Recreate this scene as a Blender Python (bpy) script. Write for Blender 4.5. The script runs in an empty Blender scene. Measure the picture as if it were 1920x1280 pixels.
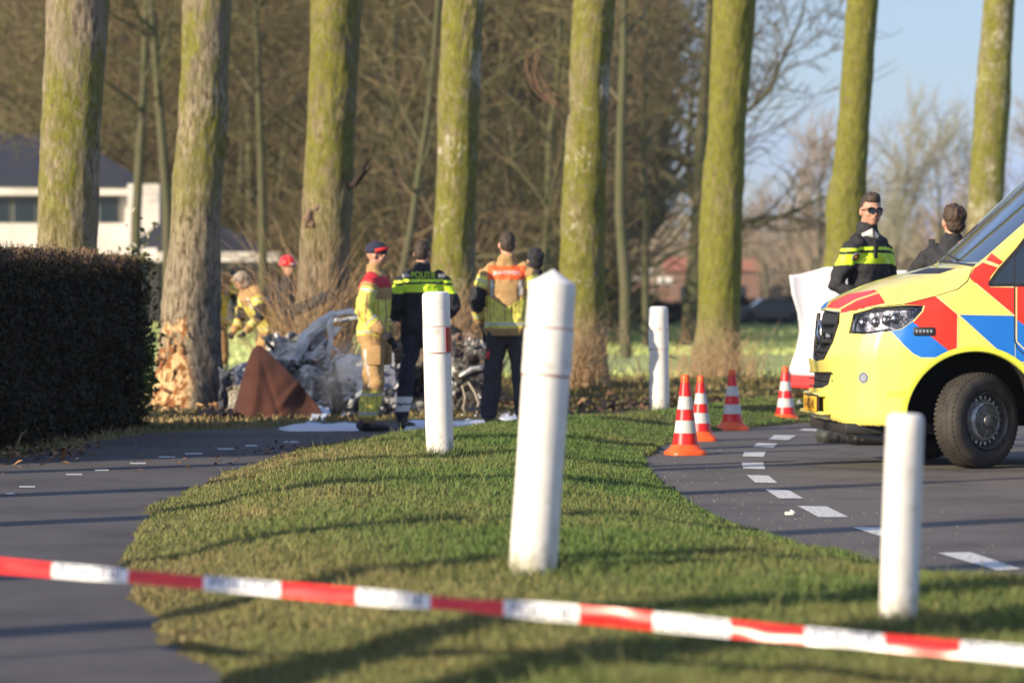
import bpy, bmesh, math, random
import numpy as np
from mathutils import Vector, Matrix
from mathutils.bvhtree import BVHTree

S = bpy.context.scene
COL = S.collection
R = math.radians
rnd = random.Random(7)
F_PX, HOR, CAM_H = 6200.0, 580.0, 1.17     # focal length in photo pixels, horizon row, eye height

# ------------------------------------------------------------------ camera, sky, sun, exposure
cam_data = bpy.data.cameras.new('camera')
cam = bpy.data.objects.new('camera', cam_data); COL.objects.link(cam); S.camera = cam
cam.location = (0, 0, CAM_H); cam.rotation_euler = (R(90), 0, 0)
cam_data.sensor_width = 36; cam_data.lens = 36 * F_PX / 1920
cam_data.shift_y = -(640 - HOR) / 1920
cam_data.clip_end = 4000; cam_data.clip_start = 0.3
cam_data.dof.use_dof = True; cam_data.dof.focus_distance = 21.8; cam_data.dof.aperture_fstop = 2.6

SUN_AZ, SUN_EL = 232.0, 21.0      # compass degrees from +Y clockwise, elevation
world = bpy.data.worlds.new('World'); S.world = world; world.use_nodes = True
wn = world.node_tree.nodes; wl = world.node_tree.links
bg = wn['Background']
sky = wn.new('ShaderNodeTexSky'); sky.sky_type = 'NISHITA'; sky.sun_disc = False
sky.sun_elevation = R(SUN_EL); sky.sun_rotation = R(SUN_AZ)
sky.air_density = 1.0; sky.dust_density = 1.0; sky.ozone_density = 1.8
tc = wn.new('ShaderNodeTexCoord')
mp = wn.new('ShaderNodeMapping'); mp.inputs['Scale'].default_value = (2.2, 2.2, 7.0)
nz = wn.new('ShaderNodeTexNoise'); nz.inputs['Scale'].default_value = 2.4; nz.inputs['Detail'].default_value = 5
rp = wn.new('ShaderNodeMapRange'); rp.inputs['From Min'].default_value = 0.48; rp.inputs['From Max'].default_value = 0.8
rp.inputs['To Max'].default_value = 0.75; rp.inputs['To Min'].default_value = 0.28
mx = wn.new('ShaderNodeMixRGB'); mx.inputs['Color2'].default_value = (3.9, 5.4, 10.2, 1)
wl.new(tc.outputs['Generated'], mp.inputs['Vector']); wl.new(mp.outputs['Vector'], nz.inputs['Vector'])
wl.new(nz.outputs['Fac'], rp.inputs['Value']); wl.new(rp.outputs['Result'], mx.inputs['Fac'])
wl.new(sky.outputs['Color'], mx.inputs['Color1']); wl.new(mx.outputs['Color'], bg.inputs['Color'])
bg.inputs['Strength'].default_value = 0.084

sun_data = bpy.data.lights.new('sun', 'SUN'); sun_data.energy = 5.0; sun_data.angle = R(0.53)
sun_data.color = (1.0, 0.85, 0.63)
sun = bpy.data.objects.new('sun', sun_data); COL.objects.link(sun)
SUNV = Vector((math.sin(R(SUN_AZ)) * math.cos(R(SUN_EL)), math.cos(R(SUN_AZ)) * math.cos(R(SUN_EL)), math.sin(R(SUN_EL))))
sun.rotation_euler = SUNV.to_track_quat('Z', 'Y').to_euler()

S.view_settings.view_transform = 'Standard'; S.view_settings.look = 'None'
S.view_settings.exposure = 0.62; S.view_settings.gamma = 1; S.view_settings.use_curve_mapping = False
S.render.engine = 'CYCLES'
S.cycles.use_denoising = True
S.cycles.max_bounces = 6; S.cycles.transparent_max_bounces = 12

# ------------------------------------------------------------------ helpers
def P(px, py, D):
    """the place seen at photo pixel px, py at distance D"""
    return Vector(((px - 960) / F_PX * D, D, CAM_H + (HOR - py) / F_PX * D))
def G(px, py, z=0.0):
    D = (CAM_H - z) * F_PX / (py - HOR)
    return ((px - 960) / F_PX * D, D)

def _hash(ix, iy, iz, seed):
    h = (ix.astype(np.int64) * 374761393 + iy.astype(np.int64) * 668265263 + iz.astype(np.int64) * 2147483647 + seed * 144665) & 0xffffffff
    h = ((h ^ (h >> 13)) * 1274126177) & 0xffffffff
    h = h ^ (h >> 16)
    return (h & 0xffff) / 65535.0
def vnoise(p, seed=0):
    p = np.asarray(p, float)
    i = np.floor(p).astype(np.int64); f = p - i; f = f * f * (3 - 2 * f)
    r = 0
    for dx in (0, 1):
        for dy in (0, 1):
            for dz in (0, 1):
                w = (f[:, 0] if dx else 1 - f[:, 0]) * (f[:, 1] if dy else 1 - f[:, 1]) * (f[:, 2] if dz else 1 - f[:, 2])
                r = r + w * _hash(i[:, 0] + dx, i[:, 1] + dy, i[:, 2] + dz, seed)
    return r * 2 - 1
def fbm(p, octv=4, seed=0):
    p = np.asarray(p, float); a = 1; r = 0
    for o in range(octv):
        r = r + a * vnoise(p * (2 ** o), seed + o); a *= 0.5
    return r
def sstep(a, b, x):
    t = np.clip((x - a) / (b - a), 0, 1); return t * t * (3 - 2 * t)

MATS = {}
def mat(name, col, rough=0.7, metal=0.0, col2=None, scale=8.0, bump=0.0, bscale=None, spec=0.5, stretch=None, detail=5, lo=0.35, hi=0.65, col3=None, scale3=2.0, lo3=.5, hi3=.62, coat=0.0, emit=None, sheen=0.0, trans=0.0, attr=None):
    if name in MATS: return MATS[name]
    m = bpy.data.materials.new(name); m.use_nodes = True; MATS[name] = m
    n, l = m.node_tree.nodes, m.node_tree.links
    b = n['Principled BSDF']
    b.inputs['Base Color'].default_value = (*col, 1); b.inputs['Roughness'].default_value = rough
    b.inputs['Metallic'].default_value = metal; b.inputs['Specular IOR Level'].default_value = spec
    b.inputs['Coat Weight'].default_value = coat; b.inputs['Coat Roughness'].default_value = 0.06
    b.inputs['Sheen Weight'].default_value = sheen
    b.inputs['Transmission Weight'].default_value = trans
    t = n.new('ShaderNodeTexCoord'); mpn = n.new('ShaderNodeMapping')
    l.new(t.outputs['Object'], mpn.inputs['Vector'])
    if stretch: mpn.inputs['Scale'].default_value = stretch
    last = None
    if attr:
        a = n.new('ShaderNodeAttribute'); a.attribute_name = attr
        last = a.outputs['Color']
    if col2:
        no = n.new('ShaderNodeTexNoise'); no.inputs['Scale'].default_value = scale; no.inputs['Detail'].default_value = detail
        no.inputs['Roughness'].default_value = 0.62
        l.new(mpn.outputs['Vector'], no.inputs['Vector'])
        cr = n.new('ShaderNodeMapRange'); cr.inputs['From Min'].default_value = lo; cr.inputs['From Max'].default_value = hi
        l.new(no.outputs['Fac'], cr.inputs['Value'])
        mi = n.new('ShaderNodeMixRGB'); mi.inputs['Color1'].default_value = (*col, 1); mi.inputs['Color2'].default_value = (*col2, 1)
        if last: l.new(last, mi.inputs['Color1'])
        l.new(cr.outputs['Result'], mi.inputs['Fac']); last = mi.outputs['Color']
    if col3:
        no = n.new('ShaderNodeTexNoise'); no.inputs['Scale'].default_value = scale3; no.inputs['Detail'].default_value = 6
        no.inputs['Roughness'].default_value = 0.65
        l.new(t.outputs['Object'], no.inputs['Vector'])
        cr = n.new('ShaderNodeMapRange'); cr.inputs['From Min'].default_value = lo3; cr.inputs['From Max'].default_value = hi3
        l.new(no.outputs['Fac'], cr.inputs['Value'])
        mi = n.new('ShaderNodeMixRGB'); mi.inputs['Color2'].default_value = (*col3, 1)
        if last: l.new(last, mi.inputs['Color1'])
        else: mi.inputs['Color1'].default_value = (*col, 1)
        l.new(cr.outputs['Result'], mi.inputs['Fac']); last = mi.outputs['Color']
    if last: l.new(last, b.inputs['Base Color'])
    if bump:
        bn = n.new('ShaderNodeTexNoise'); bn.inputs['Scale'].default_value = bscale or scale * 3; bn.inputs['Detail'].default_value = 5
        l.new(mpn.outputs['Vector'], bn.inputs['Vector'])
        bu = n.new('ShaderNodeBump'); bu.inputs['Strength'].default_value = min(1, bump * 20); bu.inputs['Distance'].default_value = bump
        l.new(bn.outputs['Fac'], bu.inputs['Height']); l.new(bu.outputs['Normal'], b.inputs['Normal'])
    if emit:
        b.inputs['Emission Color'].default_value = (*emit, 1); b.inputs['Emission Strength'].default_value = 1
    return m

def npmesh(name, v, faces, mats=(), midx=None, smooth=True, col=None, colname='tint'):
    """fast mesh; faces = int array (n,3) or (n,4), or list of tuples"""
    me = bpy.data.meshes.new(name)
    v = np.asarray(v, np.float32)
    if isinstance(faces, np.ndarray):
        k = faces.shape[1]; n = len(faces)
        me.vertices.add(len(v)); me.vertices.foreach_set('co', v.ravel())
        me.loops.add(n * k); me.polygons.add(n)
        me.loops.foreach_set('vertex_index', faces.astype(np.int32).ravel())
        me.polygons.foreach_set('loop_start', np.arange(0, n * k, k, dtype=np.int32))
        me.update(calc_edges=True); me.validate()
    else:
        me.from_pydata([tuple(map(float, q)) for q in v], [], [tuple(int(i) for i in f) for f in faces]); me.update()
    for m in mats: me.materials.append(m)
    if midx is not None and len(midx) == len(me.polygons): me.polygons.foreach_set('material_index', np.asarray(midx, np.int32))
    me.polygons.foreach_set('use_smooth', np.full(len(me.polygons), smooth, bool))
    if col is not None:
        a = me.color_attributes.new(colname, 'FLOAT_COLOR', 'POINT')
        c = np.ones((len(me.vertices), 4), np.float32); c[:, :3] = col
        a.data.foreach_set('color', c.ravel())
    return me

def link(name, me, parent=None, **kw):
    o = bpy.data.objects.new(name, me); COL.objects.link(o)
    if parent is not None: o.parent = parent
    for k, val in kw.items(): o[k] = val
    return o
def thing(name, label, cat, loc=(0, 0, 0), rz=0, group=None, scale=1):
    o = bpy.data.objects.new(name, None); COL.objects.link(o); o.empty_display_size = .2
    o.location = loc; o.rotation_euler = (0, 0, rz); o.scale = (scale,) * 3
    o['label'] = label; o['category'] = cat
    if group: o['group'] = group
    return o
def tag(o, label, cat, group=None, kind=None):
    o['label'] = label; o['category'] = cat
    if group: o['group'] = group
    if kind: o['kind'] = kind
    return o
def dup(o, label=None, parent=None):
    c = o.copy(); COL.objects.link(c)
    if parent is not None: c.parent = parent
    if label: c['label'] = label
    for ch in list(o.children): dup(ch, None, c)
    return c

class MB:
    """collects shapes for one mesh"""
    def __init__(s): s.v, s.f, s.m = [], [], []
    def add(s, v, f, m=0):
        n = len(s.v); s.v += [tuple(q) for q in v]; s.f += [tuple(i + n for i in q) for q in f]; s.m += [m] * len(f); return s
    def box(s, c, d, m=0, rot=None, bev=0.0):
        bm = bmesh.new(); bmesh.ops.create_cube(bm, size=1)
        for q in bm.verts: q.co = Vector((q.co.x * d[0], q.co.y * d[1], q.co.z * d[2]))
        if bev: bmesh.ops.bevel(bm, geom=list(bm.edges), offset=bev, segments=2, affect='EDGES', profile=.5)
        M = (rot.to_4x4() if rot is not None else Matrix())
        s.add([M @ q.co + Vector(c) for q in bm.verts], [[q.index for q in f.verts] for f in bm.faces], m); bm.free(); return s
    def tube(s, pts, rad, seg=8, m=0, cap=True, flat=None):
        pts = [Vector(p) for p in pts]; n = len(pts)
        if not hasattr(rad, '__len__'): rad = [rad] * n
        vs, fs = [], []; up = None
        for i, p in enumerate(pts):
            t = (pts[min(i + 1, n - 1)] - pts[max(i - 1, 0)])
            t = t.normalized() if t.length > 1e-9 else Vector((0, 0, 1))
            if up is None:
                up = Vector((1, 0, 0)) if abs(t.x) < .8 else Vector((0, 1, 0))
            u = (up - t * up.dot(t)).normalized(); up = u; w = t.cross(u)
            rr = rad[i] if hasattr(rad[i], '__len__') else (rad[i], rad[i])
            for k in range(seg):
                a = 2 * math.pi * k / seg
                vs.append(p + u * (math.cos(a) * rr[0]) + w * (math.sin(a) * rr[1]))
        for i in range(n - 1):
            for k in range(seg):
                a, b = i * seg + k, i * seg + (k + 1) % seg
                fs.append((a, b, b + seg, a + seg))
        if cap: fs.append(tuple(range(seg))[::-1]); fs.append(tuple((n - 1) * seg + k for k in range(seg)))
        return s.add(vs, fs, m)
    def lathe(s, prof, seg=32, m=0, M=None, ms=None):
        """prof: (r, z) pairs around Z"""
        vs, fs, mm = [], [], []
        for (r, z) in prof:
            for k in range(seg):
                a = 2 * math.pi * k / seg; vs.append(Vector((r * math.cos(a), r * math.sin(a), z)))
        for i in range(len(prof) - 1):
            for k in range(seg):
                a, b = i * seg + k, i * seg + (k + 1) % seg
                fs.append((a, b, b + seg, a + seg)); mm.append(ms[i] if ms else m)
        if M is not None: vs = [M @ q for q in vs]
        n = len(s.v); s.v += [tuple(q) for q in vs]; s.f += [tuple(i + n for i in q) for q in fs]; s.m += mm
        return s
    def ball(s, c, r, m=0, seg=16, rings=10, rot=None):
        if not hasattr(r, '__len__'): r = (r, r, r)
        vs, fs = [], []
        for i in range(rings + 1):
            ph = math.pi * i / rings
            for k in range(seg):
                a = 2 * math.pi * k / seg
                q = Vector((math.sin(ph) * math.cos(a) * r[0], math.sin(ph) * math.sin(a) * r[1], math.cos(ph) * r[2]))
                if rot is not None: q = rot @ q
                vs.append(q + Vector(c))
        for i in range(rings):
            for k in range(seg):
                a, b = i * seg + k, i * seg + (k + 1) % seg
                fs.append((a, a + seg, b + seg, b))
        return s.add(vs, fs, m)
    def mesh(s, name, mats=(), smooth=True):
        me = npmesh(name, s.v, s.f, mats, s.m, smooth)
        bm = bmesh.new(); bm.from_mesh(me); bmesh.ops.remove_doubles(bm, verts=bm.verts, dist=1e-5)
        bmesh.ops.recalc_face_normals(bm, faces=bm.faces); bm.to_mesh(me); bm.free()
        if smooth: autosmooth(me)
        return me
    def obj(s, name, mats, parent=None, smooth=True, **kw):
        return link(name, s.mesh(name, mats if isinstance(mats, (list, tuple)) else (mats,), smooth), parent, **kw)
def autosmooth(me, ang=40):
    bm = bmesh.new(); bm.from_mesh(me)
    for e in bm.edges:
        if len(e.link_faces) == 2 and e.calc_face_angle(0) > R(ang): e.smooth = False
    bm.to_mesh(me); bm.free()

def remeshed(mb, voxel=.012, smooth=3):
    me = npmesh('tmp', mb.v, mb.f); bm = bmesh.new(); bm.from_mesh(me)
    bmesh.ops.remove_doubles(bm, verts=bm.verts, dist=1e-6); bmesh.ops.recalc_face_normals(bm, faces=bm.faces); bm.to_mesh(me); bm.free()
    o = bpy.data.objects.new('tmp', me); COL.objects.link(o)
    r = o.modifiers.new('r', 'REMESH'); r.mode = 'VOXEL'; r.voxel_size = voxel
    q = o.modifiers.new('s', 'SMOOTH'); q.factor = .5; q.iterations = smooth
    ev = o.evaluated_get(bpy.context.evaluated_depsgraph_get())
    out = bpy.data.meshes.new_from_object(ev)
    bpy.data.objects.remove(o); bpy.data.meshes.remove(me)
    out.polygons.foreach_set('use_smooth', np.ones(len(out.polygons), bool))
    return out

def text_mesh(txt, size, extrude=.0008):
    c = bpy.data.curves.new('t', 'FONT'); c.body = txt; c.size = size; c.align_x = 'CENTER'; c.extrude = extrude; c.resolution_u = 3
    o = bpy.data.objects.new('t', c); COL.objects.link(o)
    me = bpy.data.meshes.new_from_object(o.evaluated_get(bpy.context.evaluated_depsgraph_get()))
    bpy.data.objects.remove(o); return me

def in_poly(x, y, poly):
    x = np.asarray(x, float); y = np.asarray(y, float); c = np.zeros(x.shape, bool); n = len(poly)
    for i in range(n):
        x1, y1 = poly[i]; x2, y2 = poly[(i + 1) % n]
        if y1 == y2: continue
        t = ((y1 > y) != (y2 > y)) & (x < (x2 - x1) * (y - y1) / (y2 - y1) + x1)
        c ^= t
    return c
def d_poly(x, y, poly):
    x = np.asarray(x, float); y = np.asarray(y, float); d = np.full(x.shape, 1e9); n = len(poly)
    for i in range(n):
        x1, y1 = poly[i]; x2, y2 = poly[(i + 1) % n]
        ex, ey = x2 - x1, y2 - y1; L = ex * ex + ey * ey
        if L < 1e-14: continue
        t = np.clip(((x - x1) * ex + (y - y1) * ey) / L, 0, 1)
        d = np.minimum(d, np.hypot(x - x1 - t * ex, y - y1 - t * ey))
    return d
def sd_poly(x, y, poly):
    return np.where(in_poly(x, y, poly), -1.0, 1.0) * d_poly(x, y, poly)
# ------------------------------------------------------------------ ground, road, path, field
ISLAND = [G(*p) for p in [(352,1229),(273,1178),(285,1159),(250,1124),(223,1089),(232,1046),(258,987),(281,956),(340,928),(414,897),(469,872),(566,846),(640,833),(720,826),(800,818),(900,808),(1062,799),(1148,789),(1230,782)]]
ISLAND += [(2.2, 39.5), (5, 39.5), (12, 42), (30, 45), (30, 41), (12, 38.5), (7, 36.2), (4.2, 34.9)]
ISLAND += [G(*p) for p in [(1500,793),(1420,801),(1345,809),(1290,822),(1240,840),(1222,855),(1213,872),(1225,890),(1280,936),(1319,963),(1397,991),(1514,1034),(1592,1053),(1749,1088),(1920,1116)]]
ISLAND += [(4, 12.6), (9, 11.2), (16, 10.5), (16, -6), (.6, -6), (.25, 2), (-.1, 5), (-.45, 8), (-.75, 9.6)]
NORTH = [(-30, 18.0), (-9, 24.0), (-5.2, 25.3)] + [G(*p) for p in [(0,858),(130,838),(270,813),(420,805),(560,800),(700,791),(900,785),(1060,778),(1200,770)]] + [(1.9, 38.6), (2.2, 39.2), (5, 39.2), (40, 44), (60, 90), (-60, 90), (-60, 18)]

def ground_z(x, y):
    x = np.asarray(x, float); y = np.asarray(y, float)
    p = np.stack([x * 1.3, y * 1.3, x * 0], 1)
    wob = fbm(p * 2.5, 3, 5) * .05
    d1 = -sd_poly(x, y, ISLAND) + wob; d2 = -sd_poly(x, y, NORTH) + wob
    z1 = -.05 + .075 * sstep(-.08, .06, d1) + .115 * sstep(0, 1.0, d1)
    z2 = -.05 + .07 * sstep(-.08, .06, d2) + .13 * sstep(.2, 7.0, d2)
    z = np.maximum(z1, z2) + (np.maximum(d1, d2) > 0) * (fbm(p, 3, 9) * .014)
    far = sstep(43, 60, y); slope = .28 * sstep(60, 200, y) + .62 * sstep(60, 110, y) * sstep(-2, -14, x)
    zf = -.02 + slope
    return z * (1 - far) + zf * far

def seq(a, b, st0, st1):
    out = [a]
    while out[-1] < b:
        t = (out[-1] - a) / (b - a); out.append(out[-1] + st0 + (st1 - st0) * t)
    return out
ys = list(np.arange(-6, 8, .6)) + list(np.arange(8, 42, .085)) + seq(42, 120, .2, 4) + seq(125, 900, 6, 60) + [2500]
xs = np.concatenate([-np.array(seq(6.5, 900, .4, 90))[::-1], np.arange(-6.4, 6.4, .085), np.array(seq(6.5, 900, .4, 90))])
XX, YY = np.meshgrid(xs, np.array(ys)); sh = XX.shape
ZZ = ground_z(XX.ravel(), YY.ravel())
idx = np.arange(sh[0] * sh[1]).reshape(sh)
fc = np.stack([idx[:-1, :-1].ravel(), idx[:-1, 1:].ravel(), idx[1:, 1:].ravel(), idx[1:, :-1].ravel()], 1)
xf, yf = XX.ravel(), YY.ravel()
nn = fbm(np.stack([xf * .9, yf * .5, xf * 0], 1), 4, 3)
n2 = fbm(np.stack([xf * 5, yf * 3, xf * 0], 1), 3, 33)
green = np.array([.085, .12, .03]); straw = np.array([.21, .165, .075]); soil = np.array([.06, .042, .026]); fieldc = np.array([.44, .50, .20])
k = .1 + .5 * sstep(-1.2, 1.3, nn + n2 * .3)[:, None]
ext = np.clip((16 - yf) / 8, 0, 1)[:, None] * .30
lf = np.clip((-xf - .1) / 1.6, 0, 1)[:, None] * .35
gc = green * (1 - np.clip(k * .8 + ext + lf, 0, 1)) + straw * np.clip(k * .8 + ext + lf, 0, 1)
north = in_poly(xf, yf, NORTH) & (yf < 60)
rough = (sstep(33, 36, yf) * (1 - sstep(44, 47, yf)))[:, None] * .8
gc = gc * (1 - rough) + (soil * .5 + straw * .5) * rough
ff = sstep(43, 50, yf)[:, None]
gc = gc * (1 - ff) + fieldc * (1 + .12 * nn[:, None]) * ff
d1 = d_poly(xf, yf, ISLAND); edge = (np.exp(-(d1 / .12) ** 2) * (yf < 40))[:, None]
gc = gc * (1 - .7 * edge) + soil * .7 * edge
M_GROUND = mat('grass_ground', (.1, .1, .03), .95, attr='tint', col2=(.07, .075, .03), scale=24, lo=.45, hi=.8, bump=.02, bscale=40, spec=.1)
link('ground', npmesh('ground', np.stack([xf, yf, ZZ], 1), fc, (M_GROUND,), col=gc), kind='structure')

def asphalt(name, c1, c2):
    m = mat(name, c1, .82, col2=c2, scale=75, lo=.50, hi=.82, bump=.006, bscale=220, spec=.35, col3=(c1[0]*.55, c1[1]*.54, c1[2]*.55), scale3=.8, lo3=.45, hi3=.72)
    return m
M_ROAD = asphalt('road_asphalt', (.092, .084, .080), (.36, .33, .30))
M_PATH = asphalt('path_asphalt', (.082, .075, .073), (.17, .155, .15))
def sheet(name, poly, m, z=0.0):
    me = npmesh(name, [(x, y, z) for x, y in poly], [tuple(range(len(poly)))], (m,), smooth=False)
    return link(name, me, kind='structure')
sheet('cycle_path', [(-40, -6), (1.0, -6), (.6, 14), (.5, 30), (1.8, 36), (1.8, 40), (-3, 40), (-9, 40), (-40, 34)], M_PATH)
sheet('road', [(1.0, -6), (60, -6), (60, 60), (3, 44), (1.8, 40), (1.8, 36), (.5, 30), (.6, 14)], M_ROAD)

# painted markings: dashes on the bend and on the cycle path
M_LINE = mat('road_paint', (.62, .62, .60), .7, col2=(.20, .19, .185), scale=45, lo=.48, hi=.66)
def dash(name, pts, z):
    q = [G(*p) for p in pts]
    o = link(name, npmesh(name, [(x, y, z) for x, y in q], [(0, 1, 2, 3)], (M_LINE,), smooth=False), kind='structure')
for d in [[(1757,1037),(1820,1036),(1916,1068),(1870,1070)], [(1597,989),(1655,989),(1715,1009),(1655,1007)],
          [(1496,949),(1550,950),(1591,970),(1535,970)], [(1433,917),(1480,920),(1507,935),(1461,935)],
          [(1400,891),(1441,892),(1458,906),(1416,905)], [(1390,867),(1431,867),(1435,880),(1394,879)],
          [(1396,847),(1436,848),(1432,857),(1392,856)], [(1420,831),(1458,832),(1450,839),(1412,838)],
          [(1452,816),(1493,817),(1478,825),(1441,824)], [(1506,804),(1541,805),(1530,808),(1498,807)],
          [(1560,796),(1590,797),(1578,800),(1548,799)]]:
    dash('lane_dash', d, .004)
for (x, y, w) in [(18,926,16),(50,913,30),(138,890,30),(190,882,26),(258,869,30),(312,857,30),(362,851,32),(422,842,30),(545,829,26),(470,836,22)]:
    dash('path_dash', [(x - w/2, y - 1.1), (x + w/2, y - 1.3), (x + w/2 + 2, y + 1.2), (x - w/2 + 2, y + 1.3)], .004)
# the dark tar strip along the road edge
tar = [G(*p) for p in [(1262,950),(1300,975),(1380,1003),(1500,1048),(1600,1075),(1760,1105),(1940,1140),(1940,1122),(1760,1094),(1612,1062),(1520,1032),(1420,997),(1335,962),(1290,936)]]
M_TAR = mat('tar', (.05, .045, .044), .8, col2=(.085, .078, .072), scale=50, bump=.004)
link('road_edge_strip', npmesh('road_edge_strip', [(x, y, .003) for x, y in tar], [tuple(range(len(tar)))], (M_TAR,), smooth=False), kind='structure')
# yellow dust stain
st = [G(*p) for p in [(1500,868),(1560,864),(1660,869),(1790,872),(1800,879),(1640,880),(1540,875)]]
M_STAIN = mat('stain', (.115, .105, .05), .85, col2=(.10, .092, .085), scale=30, lo=.3, hi=.6)
link('road_stain', npmesh('road_stain', [(x, y, .002) for x, y in st], [tuple(range(len(st)))], (M_STAIN,), smooth=False), kind='structure')

# ---------------------------------------------------------------- grass blades (stuff)
def blades(name, n, region, hgt, seed, dens_pow=1.0, cols=None, wid=.0035, keep=None):
    rg = np.random.default_rng(seed)
    x, y = region(rg, n)
    z = ground_z(x, y)
    ok = z > .004
    if keep is not None: ok &= keep(x, y, rg)
    x, y, z = x[ok], y[ok], z[ok]; n = len(x)
    cl = fbm(np.stack([x * 6, y * 5, x * 0], 1), 3, seed + 1)
    h = hgt * (.55 + .5 * rg.random(n) + .45 * np.clip(cl, -.6, 1)) * (.6 + .4 * sstep(0, .12, z))
    if name == 'verge_grass':
        for pxb, pyb in ((997, 1086), (825, 859), (1683, 1182), (1237, 776)):
            gx_, gy_ = G(pxb, pyb, .12); h = h * (1 + 1.3 * np.exp(-((x - gx_) ** 2 + ((y - gy_)) ** 2) / .05))
    h = h * (1 + 1.5 * (rg.random(n) < .012))
    a = rg.random(n) * 6.283; lean = (rg.random(n) * .9 + .15) * h
    w = wid * (.7 + rg.random(n)) * (1 + y / 45)
    dx, dy = np.cos(a), np.sin(a); ax = rg.random(n) * 6.283; wx, wy = np.cos(ax) * w, np.sin(ax) * w
    b0 = np.stack([x - wx, y - wy, z - .004], 1); b1 = np.stack([x + wx, y + wy, z - .004], 1)
    m0 = np.stack([x - wx * .7 + dx * lean * .35, y - wy * .7 + dy * lean * .35, z + h * .6], 1)
    m1 = np.stack([x + wx * .7 + dx * lean * .35, y + wy * .7 + dy * lean * .35, z + h * .6], 1)
    tp = np.stack([x + dx * lean, y + dy * lean, z + h], 1)
    v = np.stack([b0, b1, m1, m0, tp], 1).reshape(-1, 3)
    i = np.arange(n)[:, None] * 5
    tri = np.concatenate([i + [0, 1, 2], i + [0, 2, 3], i + [3, 2, 4]], 0)
    patch = fbm(np.stack([x * .9, y * .5, x * 0], 1), 4, 3); p2 = fbm(np.stack([x * 5, y * 3, x * 0], 1), 3, 33)
    dry = np.clip((.5 * sstep(-1.0, 1.6, patch + p2 * .5)) * .8 + np.clip((16 - y) / 5, 0, 1) * .24 + np.clip((-x - .1) / 1.5, 0, 1) * .42 + (rg.random(n) - .5) * .5, 0, 1)[:, None]
    g1 = np.array([.082, .150, .034]); g2 = np.array([.26, .20, .09])
    if cols is not None: g1, g2 = cols
    c = (g1 * (1 - dry) + g2 * dry) * (.8 + .4 * rg.random((n, 1)))
    c = np.repeat(c, 5, 0)
    me = npmesh(name, v, tri, (M_BLADE,), smooth=False, col=c)
    o = link(name, me); return o
M_BLADE = mat('grass_blade', (.1, .15, .03), .75, attr='tint', spec=.25)
def reg_island(y0, y1, pw=1.0):
    def f(rg, n):
        y = y0 + (y1 - y0) * rg.random(n) ** pw
        x = (rg.random(n) * 2 - 1) * (.165 * y + .3)
        return x, y
    return f
isl = lambda x, y, rg: in_poly(x, y, ISLAND)
tag(blades('verge_grass', 520000, reg_island(8.3, 40, 1.2), .036, 11, keep=isl, wid=.0017), 'short winter grass on the raised verge between cycle path and road', 'grass', kind='stuff')
nor = lambda x, y, rg: in_poly(x, y, NORTH) & (rg.random(len(x)) < .9)
tag(blades('rough_grass', 60000, reg_island(26, 50, 1.0), .085, 12, keep=nor, wid=.005, cols=(np.array([.15, .13, .045]), np.array([.33, .24, .12]))), 'rough dry grass and weeds around the feet of the tree row', 'grass', kind='stuff')

def reg_field(rg, n):
    y = 45 * (180 / 45) ** (rg.random(n)); x = (rg.random(n) * 2 - 1) * .17 * y; return x, y
fk = lambda x, y, rg: ~in_poly(x, y, NORTH) | (y > 50)
tag(blades('field_crop', 150000, reg_field, .15, 14, keep=fk, wid=.012, cols=(np.array([.44, .52, .18]), np.array([.52, .56, .26]))), 'even pale green young crop covering the field behind the tree row', 'crop', kind='stuff')

# fallen leaves and litter on the far edge of the path
rg = np.random.default_rng(5)
def litter(name, n, cx, cy, sx, sy, cols, size, label, cat, zmax=.02):
    x = cx + sx * rg.normal(size=n); y = cy + sy * rg.normal(size=n)
    z = np.maximum(ground_z(x, y), 0) + .006 + rg.random(n) * zmax
    v, f, c = [], [], []
    for i in range(n):
        a = rg.random() * 6.28; s = size * (.5 + rg.random()); til = rg.normal(size=2) * .35
        for j, (u, w) in enumerate([(-1, 0), (0, -.6), (1, 0), (0, .6)]):
            X = u * math.cos(a) - w * math.sin(a); Y = u * math.sin(a) + w * math.cos(a)
            v.append((x[i] + X * s, y[i] + Y * s, z[i] + s * (X * til[0] + Y * til[1]) + (s * .25 if j % 2 else 0)))
        col = cols[rg.integers(len(cols))]; c += [col] * 4
        f.append((4 * i, 4 * i + 1, 4 * i + 2, 4 * i + 3))
    o = link(name, npmesh(name, v, f, (M_LEAF,), smooth=False, col=np.array(c)))
    return tag(o, label, cat, kind='stuff')
M_LEAF = mat('dead_leaf', (.2, .1, .05), .8, attr='tint')
br = [(.16, .08, .04), (.10, .055, .03), (.24, .14, .07), (.05, .035, .025)]
litter('fallen_leaves', 480, .9, 38.5, 1.4, 1.2, br, .05, 'brown fallen leaves and clods beyond the path behind the verge', 'leaves', .07)
litter('path_leaves', 60, -2.6, 27.5, 1.1, 3.2, br, .02, 'scattered leaf crumbs on the cycle path', 'leaves', .005)
litter('leaf_edge', 160, -1.75, 26.4, .28, 1.6, br, .022, 'brown leaf crumbs along the left edge of the verge', 'leaves', .02)
litter('hedge_leaves', 350, -4.0, 26.7, .35, 1.0, [(.30, .15, .06), (.2, .12, .06)], .03, 'brown leaves lying below the hedge', 'leaves', .04)
n_ = 260; yy_ = 15 + 15 * rg.random(n_); xx_ = .95 + np.abs(rg.normal(size=n_)) * .55 + np.where(yy_ < 19, (19 - yy_) * .22, 0); sv, sf_ = [], []
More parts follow.
